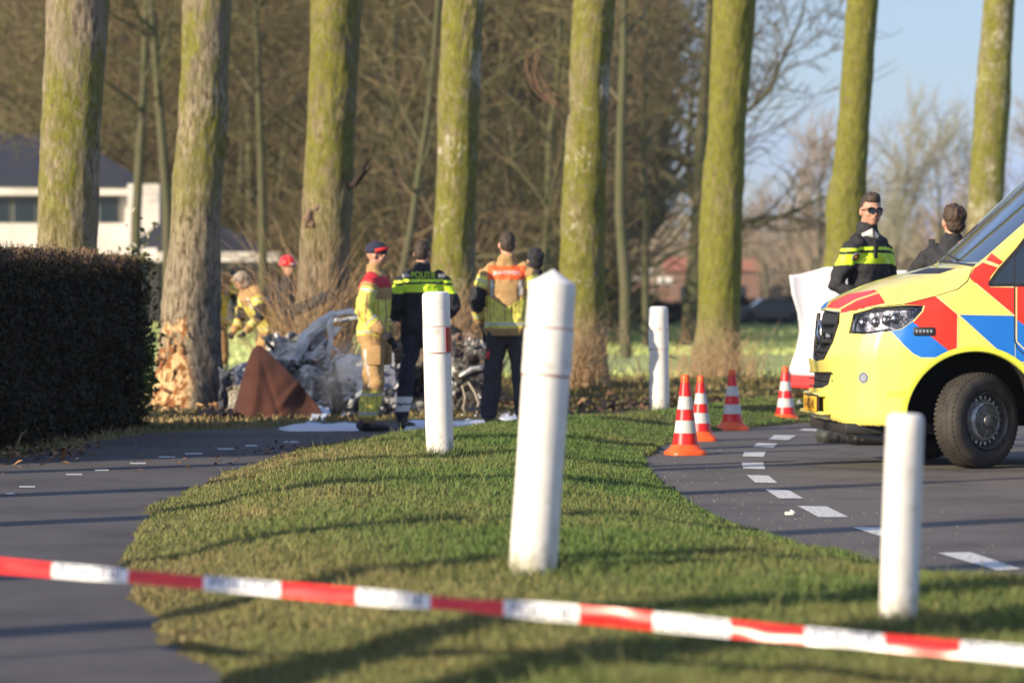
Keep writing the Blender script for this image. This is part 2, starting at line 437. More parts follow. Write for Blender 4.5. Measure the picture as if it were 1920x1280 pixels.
for i in range(n_):
    if in_poly(np.array([xx_[i]]), np.array([yy_[i]]), ISLAND)[0]: continue
    s_ = .002 + .004 * rg.random(); k_ = len(sv); sv += [(xx_[i] - s_, yy_[i], .003), (xx_[i] + s_, yy_[i] - s_, .003), (xx_[i], yy_[i] + s_, .003), (xx_[i], yy_[i], .004 + s_)]; sf_ += [(k_, k_ + 1, k_ + 3), (k_ + 1, k_ + 2, k_ + 3), (k_ + 2, k_, k_ + 3)]
tag(link('grit', npmesh('grit', sv, sf_, (mat('grit', (.17, .155, .14), .9),), smooth=False)), 'loose grit scattered on the asphalt along the verge', 'grit', kind='stuff')
for (px, py, lab) in [(1347, 850, 'small white scrap on the road right of the nearest cone'), (1480, 967, 'pale white scrap on the road beside the curved dashes')]:
    x, y = G(px, py); mb = MB()
    mb.box((0, 0, .012), (.05, .04, .02), bev=.006); mb.box((.02, .01, .022), (.03, .03, .012), rot=Matrix.Rotation(.5, 3, 'Y'), bev=.004)
    o = mb.obj('litter', mat('litter_white', (.7, .68, .6), .7)); o.location = (x, y, .003); tag(o, lab, 'litter', 'white scraps on the road')
# ------------------------------------------------------------------ the tree row
def bark_mat(name, moss, dark, pale, mossc=(.215, .215, .032), patch=None, wound=None):
    m = bpy.data.materials.new(name); m.use_nodes = True
    n, l = m.node_tree.nodes, m.node_tree.links; b = n['Principled BSDF']; b.inputs['Roughness'].default_value = .9
    b.inputs['Specular IOR Level'].default_value = .2
    t = n.new('ShaderNodeTexCoord')
    def noise(scale, st, det=6, rough=.65, off=0):
        mp = n.new('ShaderNodeMapping'); mp.inputs['Scale'].default_value = st; mp.inputs['Location'].default_value = (off, off * .7, off * .3)
        l.new(t.outputs['Object'], mp.inputs['Vector'])
        no = n.new('ShaderNodeTexNoise'); no.inputs['Scale'].default_value = scale; no.inputs['Detail'].default_value = det; no.inputs['Roughness'].default_value = rough
        l.new(mp.outputs['Vector'], no.inputs['Vector']); return no.outputs['Fac']
    def rng_(v, a, c, t0=0., t1=1.):
        r = n.new('ShaderNodeMapRange'); r.inputs['From Min'].default_value = a; r.inputs['From Max'].default_value = c
        r.inputs['To Min'].default_value = t0; r.inputs['To Max'].default_value = t1; l.new(v, r.inputs['Value']); return r.outputs['Result']
    def mixc(f, a, c):
        x = n.new('ShaderNodeMixRGB')
        for s, v in (('Color1', a), ('Color2', c)):
            if isinstance(v, tuple): x.inputs[s].default_value = (*v, 1)
            else: l.new(v, x.inputs[s])
        l.new(f, x.inputs['Fac']); return x.outputs['Color']
    ridge = noise(27, (1, 1, .27), 7, .7)
    c = mixc(rng_(ridge, .40, .56), tuple(q * .7 for q in dark), pale)
    c = mixc(rng_(noise(2.2, (1, 1, .6), 5), .45, .68), c, tuple(q * .62 for q in pale))
    if patch: c = mixc(rng_(noise(2.6, (1, 1, 1.3), 5, .6, 4.1), patch, patch + .05), c, (.46, .41, .33))
    mf = noise(1.7, (1, 1, .55), 9, .72, moss[1])
    fine = noise(26, (1, 1, .5), 5, .7)
    f = rng_(mf, moss[0], moss[0] + .13)
    mu = n.new('ShaderNodeMath'); mu.operation = 'MULTIPLY'; l.new(f, mu.inputs[0]); l.new(rng_(fine, .36, .52, .25, 1.), mu.inputs[1])
    mossv = mixc(rng_(noise(11, (1, 1, .6), 6), .35, .7), tuple(q * .55 for q in mossc), mossc)
    # moss thins out towards the foot
    sp = n.new('ShaderNodeSeparateXYZ'); l.new(t.outputs['Object'], sp.inputs[0])
    mu2 = n.new('ShaderNodeMath'); mu2.operation = 'MULTIPLY'; l.new(mu.outputs[0], mu2.inputs[0]); l.new(rng_(sp.outputs['Z'], moss[2], moss[3]), mu2.inputs[1])
    c = mixc(mu2.outputs[0], c, mossv)
    if wound:
        w = noise(5, (1, 1, .7), 8, .7, 2.2)
        ad = n.new('ShaderNodeMath'); ad.operation = 'ADD'; l.new(rng_(sp.outputs['Z'], .2, 1.45, .34, -.2), ad.inputs[0]); l.new(w, ad.inputs[1])
        ad2 = n.new('ShaderNodeMath'); ad2.operation = 'ADD'; l.new(ad.outputs[0], ad2.inputs[0]); l.new(rng_(sp.outputs['X'], .04, .24, .08, -.3), ad2.inputs[1])
        ad3 = n.new('ShaderNodeMath'); ad3.operation = 'ADD'; l.new(ad2.outputs[0], ad3.inputs[0]); l.new(rng_(sp.outputs['X'], -.40, -.22, -.22, 0), ad3.inputs[1]); ad2 = ad3
        wood = mixc(rng_(noise(6, (1, 1, .8), 7, .7, 7), .49, .54), (.26, .10, .035), (.68, .47, .24))
        ad3 = n.new('ShaderNodeMath'); ad3.operation = 'ADD'; l.new(ad2.outputs[0], ad3.inputs[0]); l.new(rng_(sp.outputs['X'], -.40, -.22, -.22, 0), ad3.inputs[1]); ad2 = ad3
        wood = mixc(rng_(noise(16, (1, 1, .4), 6, .7, 1), .54, .62), wood, (.08, .035, .015))
        c = mixc(rng_(ad2.outputs[0], .60, .66), c, wood)
        # bark scorched grey on the side of the wreck
        so = n.new('ShaderNodeMath'); so.operation = 'MULTIPLY'; l.new(rng_(sp.outputs['X'], .05, .20), so.inputs[0]); l.new(rng_(sp.outputs['Z'], 1.7, 1.0), so.inputs[1])
        c = mixc(so.outputs[0], c, mixc(rng_(ridge, .4, .6), (.05, .045, .04), (.20, .18, .155)))
    l.new(c, b.inputs['Base Color'])
    bu = n.new('ShaderNodeBump'); bu.inputs['Strength'].default_value = .9; bu.inputs['Distance'].default_value = .03
    l.new(ridge, bu.inputs['Height'])
    bu2 = n.new('ShaderNodeBump'); bu2.inputs['Strength'].default_value = .6; bu2.inputs['Distance'].default_value = .012
    l.new(fine, bu2.inputs['Height']); l.new(bu.outputs['Normal'], bu2.inputs['Normal']); l.new(bu2.outputs['Normal'], b.inputs['Normal'])
    return m

def segs_mesh(name, segs, m, n=3, col=None):
    """segs: array (k, 8): p0, p1, r0, r1 -> prisms"""
    a = np.asarray(segs, float); k = len(a)
    p0, p1, r0, r1 = a[:, 0:3], a[:, 3:6], a[:, 6], a[:, 7]
    t = p1 - p0; t /= np.linalg.norm(t, axis=1)[:, None] + 1e-9
    ref = np.where(np.abs(t[:, 2:3]) < .9, np.array([[0, 0, 1.]]), np.array([[1., 0, 0]]))
    u = np.cross(t, ref); u /= np.linalg.norm(u, axis=1)[:, None] + 1e-9; w = np.cross(t, u)
    vs = []
    for (p, r) in ((p0, r0), (p1, r1)):
        for i in range(n):
            an = 2 * math.pi * i / n
            vs.append(p + (u * math.cos(an) + w * math.sin(an)) * r[:, None])
    v = np.stack(vs, 1).reshape(-1, 3)
    base = np.arange(k)[:, None] * 2 * n
    f = np.concatenate([base + [i, (i + 1) % n, n + (i + 1) % n, n + i] for i in range(n)], 0)
    c = None if col is None else np.repeat(np.asarray(col), 2 * n, 0)
    return npmesh(name, v, f, (m,), smooth=True, col=c)

def grow(rng, p, d, L, r, lvl, out, spec):
    """spec per level: (nseg, wobble, nchild, child_len, child_angle, start)"""
    nseg, wob, nch, cl, ca, st = spec[lvl]
    pts = [np.array(p, float)]; d = np.array(d, float); d /= np.linalg.norm(d); rad = [r]
    for i in range(nseg):
        d = d + rng.normal(size=3) * wob + np.array([0, 0, .05 if lvl else .02]); d /= np.linalg.norm(d)
        q = pts[-1] + d * L / nseg; rr = r * (1 - (i + 1) / nseg * .75)
        out.append((lvl, *pts[-1], *q, rad[-1], rr)); pts.append(q); rad.append(rr)
    if lvl + 1 < len(spec):
        for k in range(nch):
            u = st + (1 - st) * (k + rng.random()) / nch
            i = min(int(u * nseg), nseg - 1); f = u * nseg - i
            q = pts[i] * (1 - f) + pts[i + 1] * f; tt = pts[i + 1] - pts[i]; tt /= np.linalg.norm(tt)
            a = rng.random() * 6.283; o1 = np.cross(tt, [.3, .5, .81]); o1 /= np.linalg.norm(o1); o2 = np.cross(tt, o1)
            an = ca * (.7 + .6 * rng.random())
            dd = tt * math.cos(an) + (o1 * math.cos(a) + o2 * math.sin(a)) * math.sin(an)
            ll = L * cl * (.6 + .6 * rng.random()) * (1.15 - .6 * u if lvl == 0 else 1)
            grow(rng, q, dd, ll, max(rad[i] * .5, .004), lvl + 1, out, spec)

M_TWIG = mat('bare_twigs', (.13, .105, .065), .9, col2=(.085, .085, .035), scale=.9, spec=.1)
trow = [
    ('broad grey barked tree with mossy edges standing behind the clipped hedge', 34.0, [(0,88,207),(240,75,190),(470,66,183),(620,60,180),(760,40,196)], .02),
    ('tree beside the wreck with bark torn off its foot down to orange wood', 36.5, [(0,345,435),(250,332,425),(400,320,412),(560,305,412),(650,299,415),(720,288,418),(760,277,424),(790,255,436)], .02),
    ('tree with dry reeds round its foot behind the wreck and beside the red helmet', 39.0, [(0,583,677),(200,577,667),(400,568,658),(560,556,655),(680,540,665),(745,520,680)], .05),
    ('mossy tree right behind the two men with their backs to us beside the wreck', 42.0, [(0,830,910),(200,822,900),(400,812,895),(500,808,893),(620,800,897),(735,785,908)], .08),
    ('yellow green mossy tree behind the tallest white post', 45.0, [(0,1075,1152),(150,1068,1145),(400,1052,1135),(560,1047,1135),(690,1044,1138),(722,1035,1147)], .1),
    ('evenly mossy tree standing behind the two nearest traffic cones', 50.0, [(0,1340,1417),(200,1328,1403),(400,1315,1393),(600,1306,1387),(690,1293,1388),(708,1285,1393)], .12),
    ('mossy tree with a swollen burr behind the police officer in sunglasses', 54.0, [(0,1585,1648),(200,1572,1635),(330,1560,1625),(385,1548,1623),(480,1550,1625),(690,1545,1628)], .12),
    ('farthest tree of the row with pale bark patches above the windscreen', 60.0, [(0,1843,1903),(200,1827,1893),(400,1815,1880),(670,1808,1882)], .12),
]
barks = [
    bark_mat('bark_grey', ((.42), 1.3, 1.2, 2.4), (.11, .075, .045), (.37, .305, .21)),
    bark_mat('bark_torn', ((.43), 6.3, 1.7, 2.8), (.12, .085, .055), (.35, .29, .20), wound=True),
    bark_mat('bark_moss_a', ((.38), 2.9, 1.5, 2.9), (.10, .07, .04), (.31, .25, .165)),
    bark_mat('bark_moss_b', ((.36), 4.6, .5, 1.5), (.12, .09, .05), (.34, .28, .19), patch=.57),
    bark_mat('bark_moss_c', ((.36), 9.1, .4, 1.2), (.13, .10, .05), (.32, .27, .17), patch=.57),
    bark_mat('bark_moss_d', ((.28), 5.7, .3, 1.2), (.12, .09, .05), (.28, .23, .14)),
    bark_mat('bark_moss_e', ((.28), 8.7, .3, 1.2), (.12, .09, .05), (.28, .23, .14)),
    bark_mat('bark_moss_f', ((.36), 3.3, .3, 1.2), (.12, .09, .05), (.34, .29, .20), patch=.55),
]
rng = np.random.default_rng(21)
crown_spec = [(6, .04, 5, .4, .6, .3), (5, .12, 3, .5, .6, .25), (4, .16, 0, 0, 0, 0)]
for ti, (lab, D, prof, sink) in enumerate(trow):
    lab_pts = [((xl + xr) / 2, y, (xr - xl) / 2) for y, xl, xr in prof]
    bx, by, br = lab_pts[-1]
    base = P(bx, by, D); base.z = float(ground_z(np.array([base.x]), np.array([D]))[0])
    tr = thing('roadside_tree', lab, 'tree', base, group='row of roadside trees')
    zs = [float(P(0, y, D).z) - base.z for _, y, _ in lab_pts][::-1]
    cx = [float(P(x, 0, D).x) - base.x for x, _, _ in lab_pts][::-1]
    rs = [r / F_PX * D for *_, r in lab_pts][::-1]
    zs[0] = -.08
    # carry the lean on above the frame
    sl = (cx[-1] - cx[-2]) / (zs[-1] - zs[-2])
    for hz in (7, 9, 11):
        zs.append(hz); cx.append(cx[len(rs) - 1] + sl * (hz - zs[len(rs) - 1])); rs.append(rs[-1] * .86)
    NS, NZ = 72, 330
    zz = np.linspace(zs[0], zs[-1], NZ); cc = np.interp(zz, zs, cx); rr = np.interp(zz, zs, rs)
    kern = np.hanning(15); kern /= kern.sum()
    rr = np.convolve(np.pad(rr, 7, 'edge'), kern, 'valid'); cc = np.convolve(np.pad(cc, 7, 'edge'), kern, 'valid')
    th = np.linspace(0, 2 * math.pi, NS, endpoint=False)
    Z, T = np.meshgrid(zz, th, indexing='ij'); RR = rr[:, None] + 0 * T
    pp = np.stack([np.cos(T).ravel() * rr.mean() , np.sin(T).ravel() * rr.mean(), Z.ravel()], 1)
    big = fbm(pp * [2, 2, .8] + ti * 7, 3, 40 + ti).reshape(Z.shape)
    ridge = fbm(pp * [15, 15, 3.2] + ti * 3, 3, 60 + ti).reshape(Z.shape)
    fine = fbm(pp * [30, 30, 9] + ti, 2, 70 + ti).reshape(Z.shape)
    root = np.exp(-np.clip(Z - zs[0], 0, 9) / .28) * (np.cos(T * 5 + ti) * .5 + .3) * .10
    disp = big * .025 + (1 - np.abs(ridge)) * .013 - .010 + fine * .005 + root
    if ti == 1:      # splintered foot
        ch = fbm(pp * [9, 9, 5], 4, 91).reshape(Z.shape); disp += (Z < 1.2) * np.round(ch * 3) / 3 * .014
    if ti == 6: disp += .05 * np.exp(-((Z - 1.75) / .28) ** 2 - ((T - math.pi) / .8) ** 2)
    X = cc[:, None] + (RR + disp) * np.cos(T); Y = (RR + disp) * np.sin(T)
    v = np.stack([X.ravel(), Y.ravel(), Z.ravel()], 1); ii = np.arange(NS * NZ).reshape(NZ, NS)
    f = np.stack([ii[:-1].ravel(), np.roll(ii, -1, 1)[:-1].ravel(), np.roll(ii, -1, 1)[1:].ravel(), ii[1:].ravel()], 1)
    link('trunk', npmesh('trunk', v, f, (barks[ti],)), tr)
    out = []; grow(rng, (cc[-1], 0, zz[-1] - .1), (.08, 0, 1), 9, rr[-1], 0, out, crown_spec)
    link('crown', segs_mesh('crown', [o[1:] for o in out], M_TWIG), tr)
# bark plates and splinters on the torn trunk
M_WOOD = mat('torn_wood', (.62, .40, .18), .8, col2=(.34, .15, .05), scale=14, bump=.01)
M_BARKP = mat('loose_bark', (.19, .10, .055), .9, col2=(.10, .06, .035), scale=10, bump=.01)
torn = [o for o in COL.objects if o.get('label', '').startswith('tree beside the wreck with bark torn')][0]
mb = MB(); rg = np.random.default_rng(3)
for i in range(16):
    z = .06 + .85 * rg.random() ** 1.6; a = math.pi * (1.27 + .4 * rg.random()); r = .345 + .03 * rg.random() + .11 * math.exp(-z / .25)
    c = Vector((math.cos(a) * r - .02 - .05 * z, math.sin(a) * r, z)); rot = Matrix.Rotation(rg.normal() * .5, 3, 'Y') @ Matrix.Rotation(a, 3, 'Z')
    mb.box(c, (.012 + .012 * rg.random(), .012 + .03 * rg.random(), .04 + .09 * rg.random()), rot=rot, bev=.004, m=0 if rg.random() < .7 else 1)
mb.obj('splinters', (M_WOOD, M_BARKP), torn, smooth=False)['kind'] = 'stuff'
mb = MB()
for i in range(60):
    x, y = -.1 + .42 * rg.normal(), -.35 + .16 * rg.normal()
    mb.box((x, y, .05 + .04 * rg.random()), (.05 + .1 * rg.random(), .02 + .03 * rg.random(), .015), rot=Matrix.Rotation(rg.random() * 3, 3, 'Z') @ Matrix.Rotation(rg.normal() * .4, 3, 'Y'), m=0 if rg.random() < .35 else 1)
o = mb.obj('wood_chips', (M_WOOD, M_BARKP)); o.location = torn.location; tag(o, 'splintered bark and wood chips lying at the foot of the torn tree', 'debris', kind='stuff')

# epicormic shoots and dry reeds round the trees (one plant each)
M_REED = mat('dry_reed', (.36, .22, .115), .85, col2=(.50, .35, .20), scale=5, spec=.2)
M_SHOOT = mat('brown_shoot', (.20, .12, .07), .85)
def reeds(px, py, D, n, h, spread, lab, leanx=0, rad=.006, m=None, plume=False, cat='plant', nm='dry_reeds'):
    b = P(px, py, D); b.z = float(ground_z(np.array([b.x]), np.array([D]))[0])
    segs = []
    for i in range(n):
        p = np.array([rg.normal() * spread, rg.normal() * spread * .5, 0]); d = np.array([rg.normal() * .22 + leanx, rg.normal() * .15, 1.])
        L = h * (.45 + .65 * rg.random()); q = p
        for k in range(5):
            d = d / np.linalg.norm(d); q2 = q + d * L / 5; segs.append((*q, *q2, rad * (1 - k * .15), rad * (.85 - k * .15))); q = q2
            d = d + rg.normal(size=3) * .13 + np.array([leanx * .25 + np.sign(d[0]) * .06, 0, -.10 * k])
        if plume and i % 3 == 0:
            segs.append((*q, *(q + d / np.linalg.norm(d) * .18), rad * 3, rad * .5))
    o = link(nm, segs_mesh('reeds', segs, m or M_REED)); o.location = b
    return tag(o, lab, cat)
reeds(598, 735, 38.4, 230, 2.1, .19, 'thick tangle of dry reeds leaning round the tree behind the wreck', .0)
reeds(550, 735, 38.0, 45, 1.75, .10, 'tall dry reeds between the bending firefighter and the tree', -.05)
reeds(640, 720, 38.2, 70, 1.9, .22, 'dry stems leaning right above the white roof frame of the wreck', .45)
reeds(862, 730, 41.0, 240, 1.8, .22, 'dry reeds between the police officer and the tan firefighter', .12)
reeds(905, 725, 41.0, 50, 1.9, .12, 'thin dry stems rising beside the mossy tree near the wreck', .15)
reeds(1095, 735, 44.0, 200, 1.15, .2, 'dry grass tuft at the foot of the tree behind the tallest post', .05)
reeds(1340, 735, 48.8, 170, .95, .32, 'dry grass tuft at the foot of the tree behind the traffic cones', .05)
reeds(1395, 745, 47.5, 40, .8, .25, 'dry grass right of the evenly mossy tree behind the cones', .1)
reeds(1265, 745, 47.0, 25, .6, .3, 'dry grass between the small white post and the mossy tree', .1)
reeds(1160, 748, 45.0, 22, .55, .35, 'low dry grass left of the small white post', 0)
reeds(1440, 740, 50, 16, .8, .3, 'sparse tall weeds left of the white screen sheet', 0, rad=.004)
for (x, y, D, h, l) in [(728, 700, 43, 2.4, 'single tall reed with a plume left of the mossy tree'), (1215, 700, 46, 1.1, 'single reed with a plume in front of the field'), (1412, 690, 50, 1.0, 'single reed with a plume right of the mossy tree')]:
    reeds(x, y, D, 5, h, .05, l, .02, rad=.007, plume=True)
mb = MB()
for i in range(7): mb.ball((rnd.uniform(-.07, .07), rnd.uniform(.0, .04), rnd.uniform(-.14, .1)), rnd.uniform(.04, .065))
me = remeshed(mb, .015, 1); me.materials.append(mat('burl', (.26, .18, .11), .9, col2=(.12, .08, .05), scale=14, bump=.01)); o = link('burl', me); o.location = P(584, 400, 38.74)
tag(o, 'knobbly brown burl on the trunk above the reeds behind the wreck', 'burl')
# shoots sprouting from the trunk behind the tallest post
segs = []
for i in range(11):
    q = np.array([-.42, -.25, 0.]) + rg.normal(size=3) * .03; d = np.array([-.75 + rg.normal() * .3, 0, .35])
    for k in range(6):
        d = d / np.linalg.norm(d); q2 = q + d * .14; segs.append((*q, *q2, .008, .006)); q = q2; d = d + np.array([.14, 0, .35]) + rg.normal(size=3) * .1
o = link('shoots', segs_mesh('shoots', segs, M_SHOOT)); o.location = P(1100, 195, 45); tag(o, 'thin brown shoots sprouting from the left side of a mossy trunk', 'shoots')

# off-frame roadside trees on the left, whose shadows band the road and verge
sap_spec = [(8, .012, 5, .28, .8, .75), (4, .12, 4, .5, .7, .3), (3, .2, 0, 0, 0, 0)]
for i, (dk, r) in enumerate([(3.0, .17), (5.6, .11), (8.4, .12), (12.4, .12), (15.5, .12), (18.8, .11), (22.6, .14), (1.72, .16), (-1.2, .15)]):
    t = thing('young_tree', 'bare young tree in the row left of the cycle path outside the picture', 'tree', (-10.0, dk, -.04), group='young trees left of the cycle path')
    out = [(0, 0, 0, .9 * j, .01, 0, .9 * j + .9, r * 1.75 * (1 - .04 * j), r * 1.75 * (.96 - .04 * j)) for j in range(10 if dk == 22.6 else 7)]; grow(rng, (.01, 0, 8.8 if dk == 22.6 else 6.2), (.01, 0, 1), .7, r * .7, 1, out, [None] + [(4, .12, 5, .7, .7, .1), (3, .2, 0, 0, 0, 0)])
    link('trunk', segs_mesh('trunk', [o[1:] for o in out if o[0] == 0], barks[0], 10), t)
    link('crown', segs_mesh('crown', [o[1:] for o in out if o[0] > 0], M_TWIG), t)

# ------------------------------------------------------------------ hedge
hd = thing('clipped_hedge', 'dark clipped hedge with a twiggy top coloured sunlit brown left of the cycle path', 'hedge', (0, 0, 0))
hx = lambda y: -4.19 + (y - 26.9) * .105
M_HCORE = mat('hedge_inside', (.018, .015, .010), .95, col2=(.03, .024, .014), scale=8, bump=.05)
M_HLEAF = mat('hedge_leaf', (.06, .05, .02), .7, attr='tint', spec=.2)
y0, y1, hw = 24.6, 32.2, .5
mb = MB(); mb.box(((hx(28.4) - hw - .02), (y0 + y1) / 2, .80), (2 * hw - .16, y1 - y0 - .12, 1.52), bev=.1, rot=Matrix.Rotation(-math.atan(.105), 3, 'Z')); mb.obj('woody_core', M_HCORE, hd)
rg = np.random.default_rng(17)
def leaves_on(n, fn, size):
    p, nn_ = fn(n); n = len(p)
    u = rg.normal(size=(n, 3)); u /= np.linalg.norm(u, axis=1)[:, None]
    w = np.cross(u, nn_ + rg.normal(size=(n, 3)) * .6); w /= np.linalg.norm(w, axis=1)[:, None] + 1e-9
    s = (size * (.6 + .8 * rg.random(n)))[:, None]
    v = np.stack([p - u * s, p - w * s * .55, p + u * s, p + w * s * .55], 1).reshape(-1, 3)
    i = np.arange(n)[:, None] * 4
    return v, np.concatenate([i + [0, 1, 2], i + [0, 2, 3]], 0)
def hedge_pts(n):
    y = y0 + (y1 - y0) * rg.random(n); side = rg.random(n); z = 1.68 * rg.random(n)
    p = np.zeros((n, 3)); nr = np.zeros((n, 3))
    a = side < .52; b = (side >= .52) & (side < .76); c = side >= .76
    lump = fbm(np.stack([y * 1.7, z * 2.2, y * 0], 1), 3, 77) * .06
    p[a] = np.stack([hx(y[a]) + lump[a] + rg.normal(size=a.sum()) * .035 + .04 * (1.1 - z[a]), y[a], z[a]], 1); nr[a] = (1, 0, 0)
    xx = rg.random(n) * 2 * hw
    lt = fbm(np.stack([xx * 4, y * 2, y * 0], 1), 3, 78) * .04
    p[b] = np.stack([hx(y[b]) - xx[b], y[b], 1.63 + lt[b] + rg.normal(size=b.sum()) * .03 ], 1); nr[b] = (0, 0, 1)
    ye = np.where(rg.random(n) < .7, y1, y0)
    p[c] = np.stack([hx(ye[c]) - xx[c] + .03, ye[c] + np.where(ye[c] > 30, 1, -1) * (lump[c] + rg.normal(size=c.sum()) * .04), z[c]], 1); nr[c] = (0, 1, 0)
    return p, nr
v, f = leaves_on(62000, hedge_pts, .024)
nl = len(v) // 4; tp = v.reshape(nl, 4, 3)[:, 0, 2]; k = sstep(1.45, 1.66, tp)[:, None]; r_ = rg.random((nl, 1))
c = (np.array([.018, .021, .008]) * (1 - r_) + np.array([.036, .024, .011]) * r_) * (1 - k) + (np.array([.15, .10, .062]) * (1 - r_) + np.array([.09, .07, .03]) * r_) * k  # leaves lighter towards the top: the sunlit rim put into their colour
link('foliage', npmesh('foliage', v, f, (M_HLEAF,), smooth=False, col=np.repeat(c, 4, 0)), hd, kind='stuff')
segs = []
for i in range(1600):
    y = y0 + (y1 - y0) * rg.random(); x = hx(y) - rg.random() * 2 * hw * (rg.random() < .8); p = np.array([x, y, 1.58]); d = np.array([rg.normal() * .3, rg.normal() * .3, 1])
    q = p + d / np.linalg.norm(d) * (.07 + .1 * rg.random()); segs.append((*p, *q, .004, .002))
link('top_twigs', segs_mesh('top_twigs', segs, mat('hedge_twig', (.30, .19, .12), .9)), hd, kind='stuff')
# climbing plant at the hedge's far end
def ivy(n):
    q = rg.normal(size=(n, 3)) * [.075, .10, .26] + [hx(32.2) - .02, 32.3, 1.25]; return q, rg.normal(size=(n, 3))
v, f = leaves_on(900, ivy, .035)
cc = np.where(rg.random((len(v) // 4, 1)) < .3, np.array([.42, .38, .28]), np.array([.09, .10, .035]))
o = link('climber', npmesh('climber', v, f, (M_HLEAF,), smooth=False, col=np.repeat(cc, 4, 0))); tag(o, 'leafy climber with pale seed heads at the far end of the hedge', 'plant')
def weed(n):
    q = rg.normal(size=(n, 3)) * [.07, .12, .24] + [hx(32.2) + .02, 32.4, .62]; return q, rg.normal(size=(n, 3))
v, f = leaves_on(600, weed, .04)
o = link('green_shrub', npmesh('green_shrub', v, f, (M_HLEAF,), smooth=False, col=np.tile([[.10, .14, .035]], (len(v), 1)))); tag(o, 'low green leafy shrub at the right foot of the hedge', 'plant')
# ------------------------------------------------------------------ background wood, house, far trees
M_BTRUNK = mat('wood_trunk', (.10, .085, .05), .9, col2=(.07, .08, .03), scale=3)
M_BTWIG = mat('wood_twigs', (.21, .155, .10), .95, spec=.05, col2=(.145, .13, .055), scale=.35, lo=.4, hi=.6)
M_BTWIG2 = mat('wood_twigs_red', (.20, .135, .10), .95, spec=.05, col2=(.13, .11, .06), scale=.3, lo=.4, hi=.6)
rng = np.random.default_rng(5)
wood_spec = [(8, .05, 16, .42, .95, .12), (6, .12, 8, .55, .8, .15), (5, .18, 6, .55, .7, .15), (3, .25, 0, 0, 0, 0)]
tall_spec = [(8, .04, 13, .40, .8, .42), (6, .14, 9, .55, .8, .15), (5, .2, 6, .55, .7, .15), (3, .25, 0, 0, 0, 0)]
vari = []
for k in range(5):
    out = []; grow(rng, (0, 0, -.2), (rng.normal() * .06, 0, 1), 15, .125 + .012 * k, 0, out, wood_spec if k < 3 else tall_spec)
    o = np.array(out); thick = o[:, 0] <= 1
    vari.append((segs_mesh('trunk', o[thick][:, 1:], M_BTRUNK, 6), segs_mesh('crown', np.concatenate([o[~thick][:, 1:7], np.maximum(o[~thick][:, 7:8] * 1.25, .012), np.maximum(o[~thick][:, 8:] if o.shape[1] > 8 else o[~thick][:, 7:8], .009)], 1), M_BTWIG)))
def wood_tree(x, y, s, k, lab, grp, rz=None):
    z = float(ground_z(np.array([x]), np.array([y]))[0])
    t = thing('bare_tree', lab, 'tree', (x, y, z), rz if rz is not None else rng.random() * 6.28, grp, s)
    link('trunk', vari[k][0], t); link('crown', vari[k][1], t); return t
front = [(-12.6, 92, 1.0, 'bare tree standing left of the house with a thin dark trunk'), (-9.9, 88, .95, 'bare tree whose slim green trunk crosses the white house wall'),
         (-8.9, 86, 1.0, 'bare tree with greenish trunk right of the white wall'), (-6.9, 90, .9, 'slim bare tree before the dark lower roof'), (-5.0, 92, 1.05, 'bare tree seen left of the reed wrapped trunk'),
         (-3.2, 85, .9, 'bare slender tree between the beanie firefighter and the wood'), (-1.6, 90, 1.0, 'bare tree seen above the police officer with the yellow lettering'), (.7, 88, 1.05, 'bare tree seen above the tan firefighter'),
         (2.75, 80, 1.0, 'bare tree with a pale forked trunk beside the small white post'), (3.9, 96, 1.0, 'bare tree at the right end of the wood left of the smooth mossy trunk')]
for i, (x, y, s, lab) in enumerate(front): wood_tree(x, y, s, 3 + i % 2 if i < 5 or i == 8 else i % 3, lab, 'bare trees at the edge of the wood')
back = []
for i in range(44):
    y = 104 + 42 * rng.random(); x = (-.165 + .200 * (i + rng.random()) / 44) * y
    if x / y < -.065: y = 128 + 22 * rng.random(); x = x * y / max(y, 1) 
    back.append((x, y, 1.0 + .35 * rng.random(), int(rng.integers(5))))
for (x, y, s, k) in back: wood_tree(x, y, s, k, 'bare brown tree deep in the wood behind the field', 'bare trees deep in the wood')
# understorey: one tangled mass
segs = []
for i in range(1500):
    y = 100 + 50 * rng.random(); x = (-.17 + .215 * rng.random()) * y; z = float(0.3)
    if (x / y < -.065 and y < 126) or x / y > .03: continue
    h = 2 + 5 * rng.random() ** 1.5
    for j in range(16):
        d = np.array([rng.normal() * .7, rng.normal() * .7, 1.0 * rng.random() + .25]); d /= np.linalg.norm(d)
        q = np.array([x + rng.normal() * .6, y + rng.normal() * .6, z + h * rng.random()]); q2 = q + d * (1.0 + 1.6 * rng.random()); segs.append((*q, *q2, .035, .014))
for i in range(5000):
    y = 95 + 12 * rng.random(); x = (-.17 + .105 * rng.random()) * y; z = 5.8 + 6.0 * rng.random() ** .7
    d = np.array([rng.normal() * .7, rng.normal() * .7, .5]); d /= np.linalg.norm(d); q = np.array([x, y, z]); segs.append((*q, *(q + d * (.6 + .9 * rng.random())), .018, .008))
o = link('undergrowth', segs_mesh('undergrowth', segs, mat('undergrowth', (.20, .145, .09), .95, col2=(.135, .13, .055), scale=.25, lo=.42, hi=.58, spec=.05))); tag(o, 'tangled brown undergrowth filling the wood', 'undergrowth', kind='stuff')
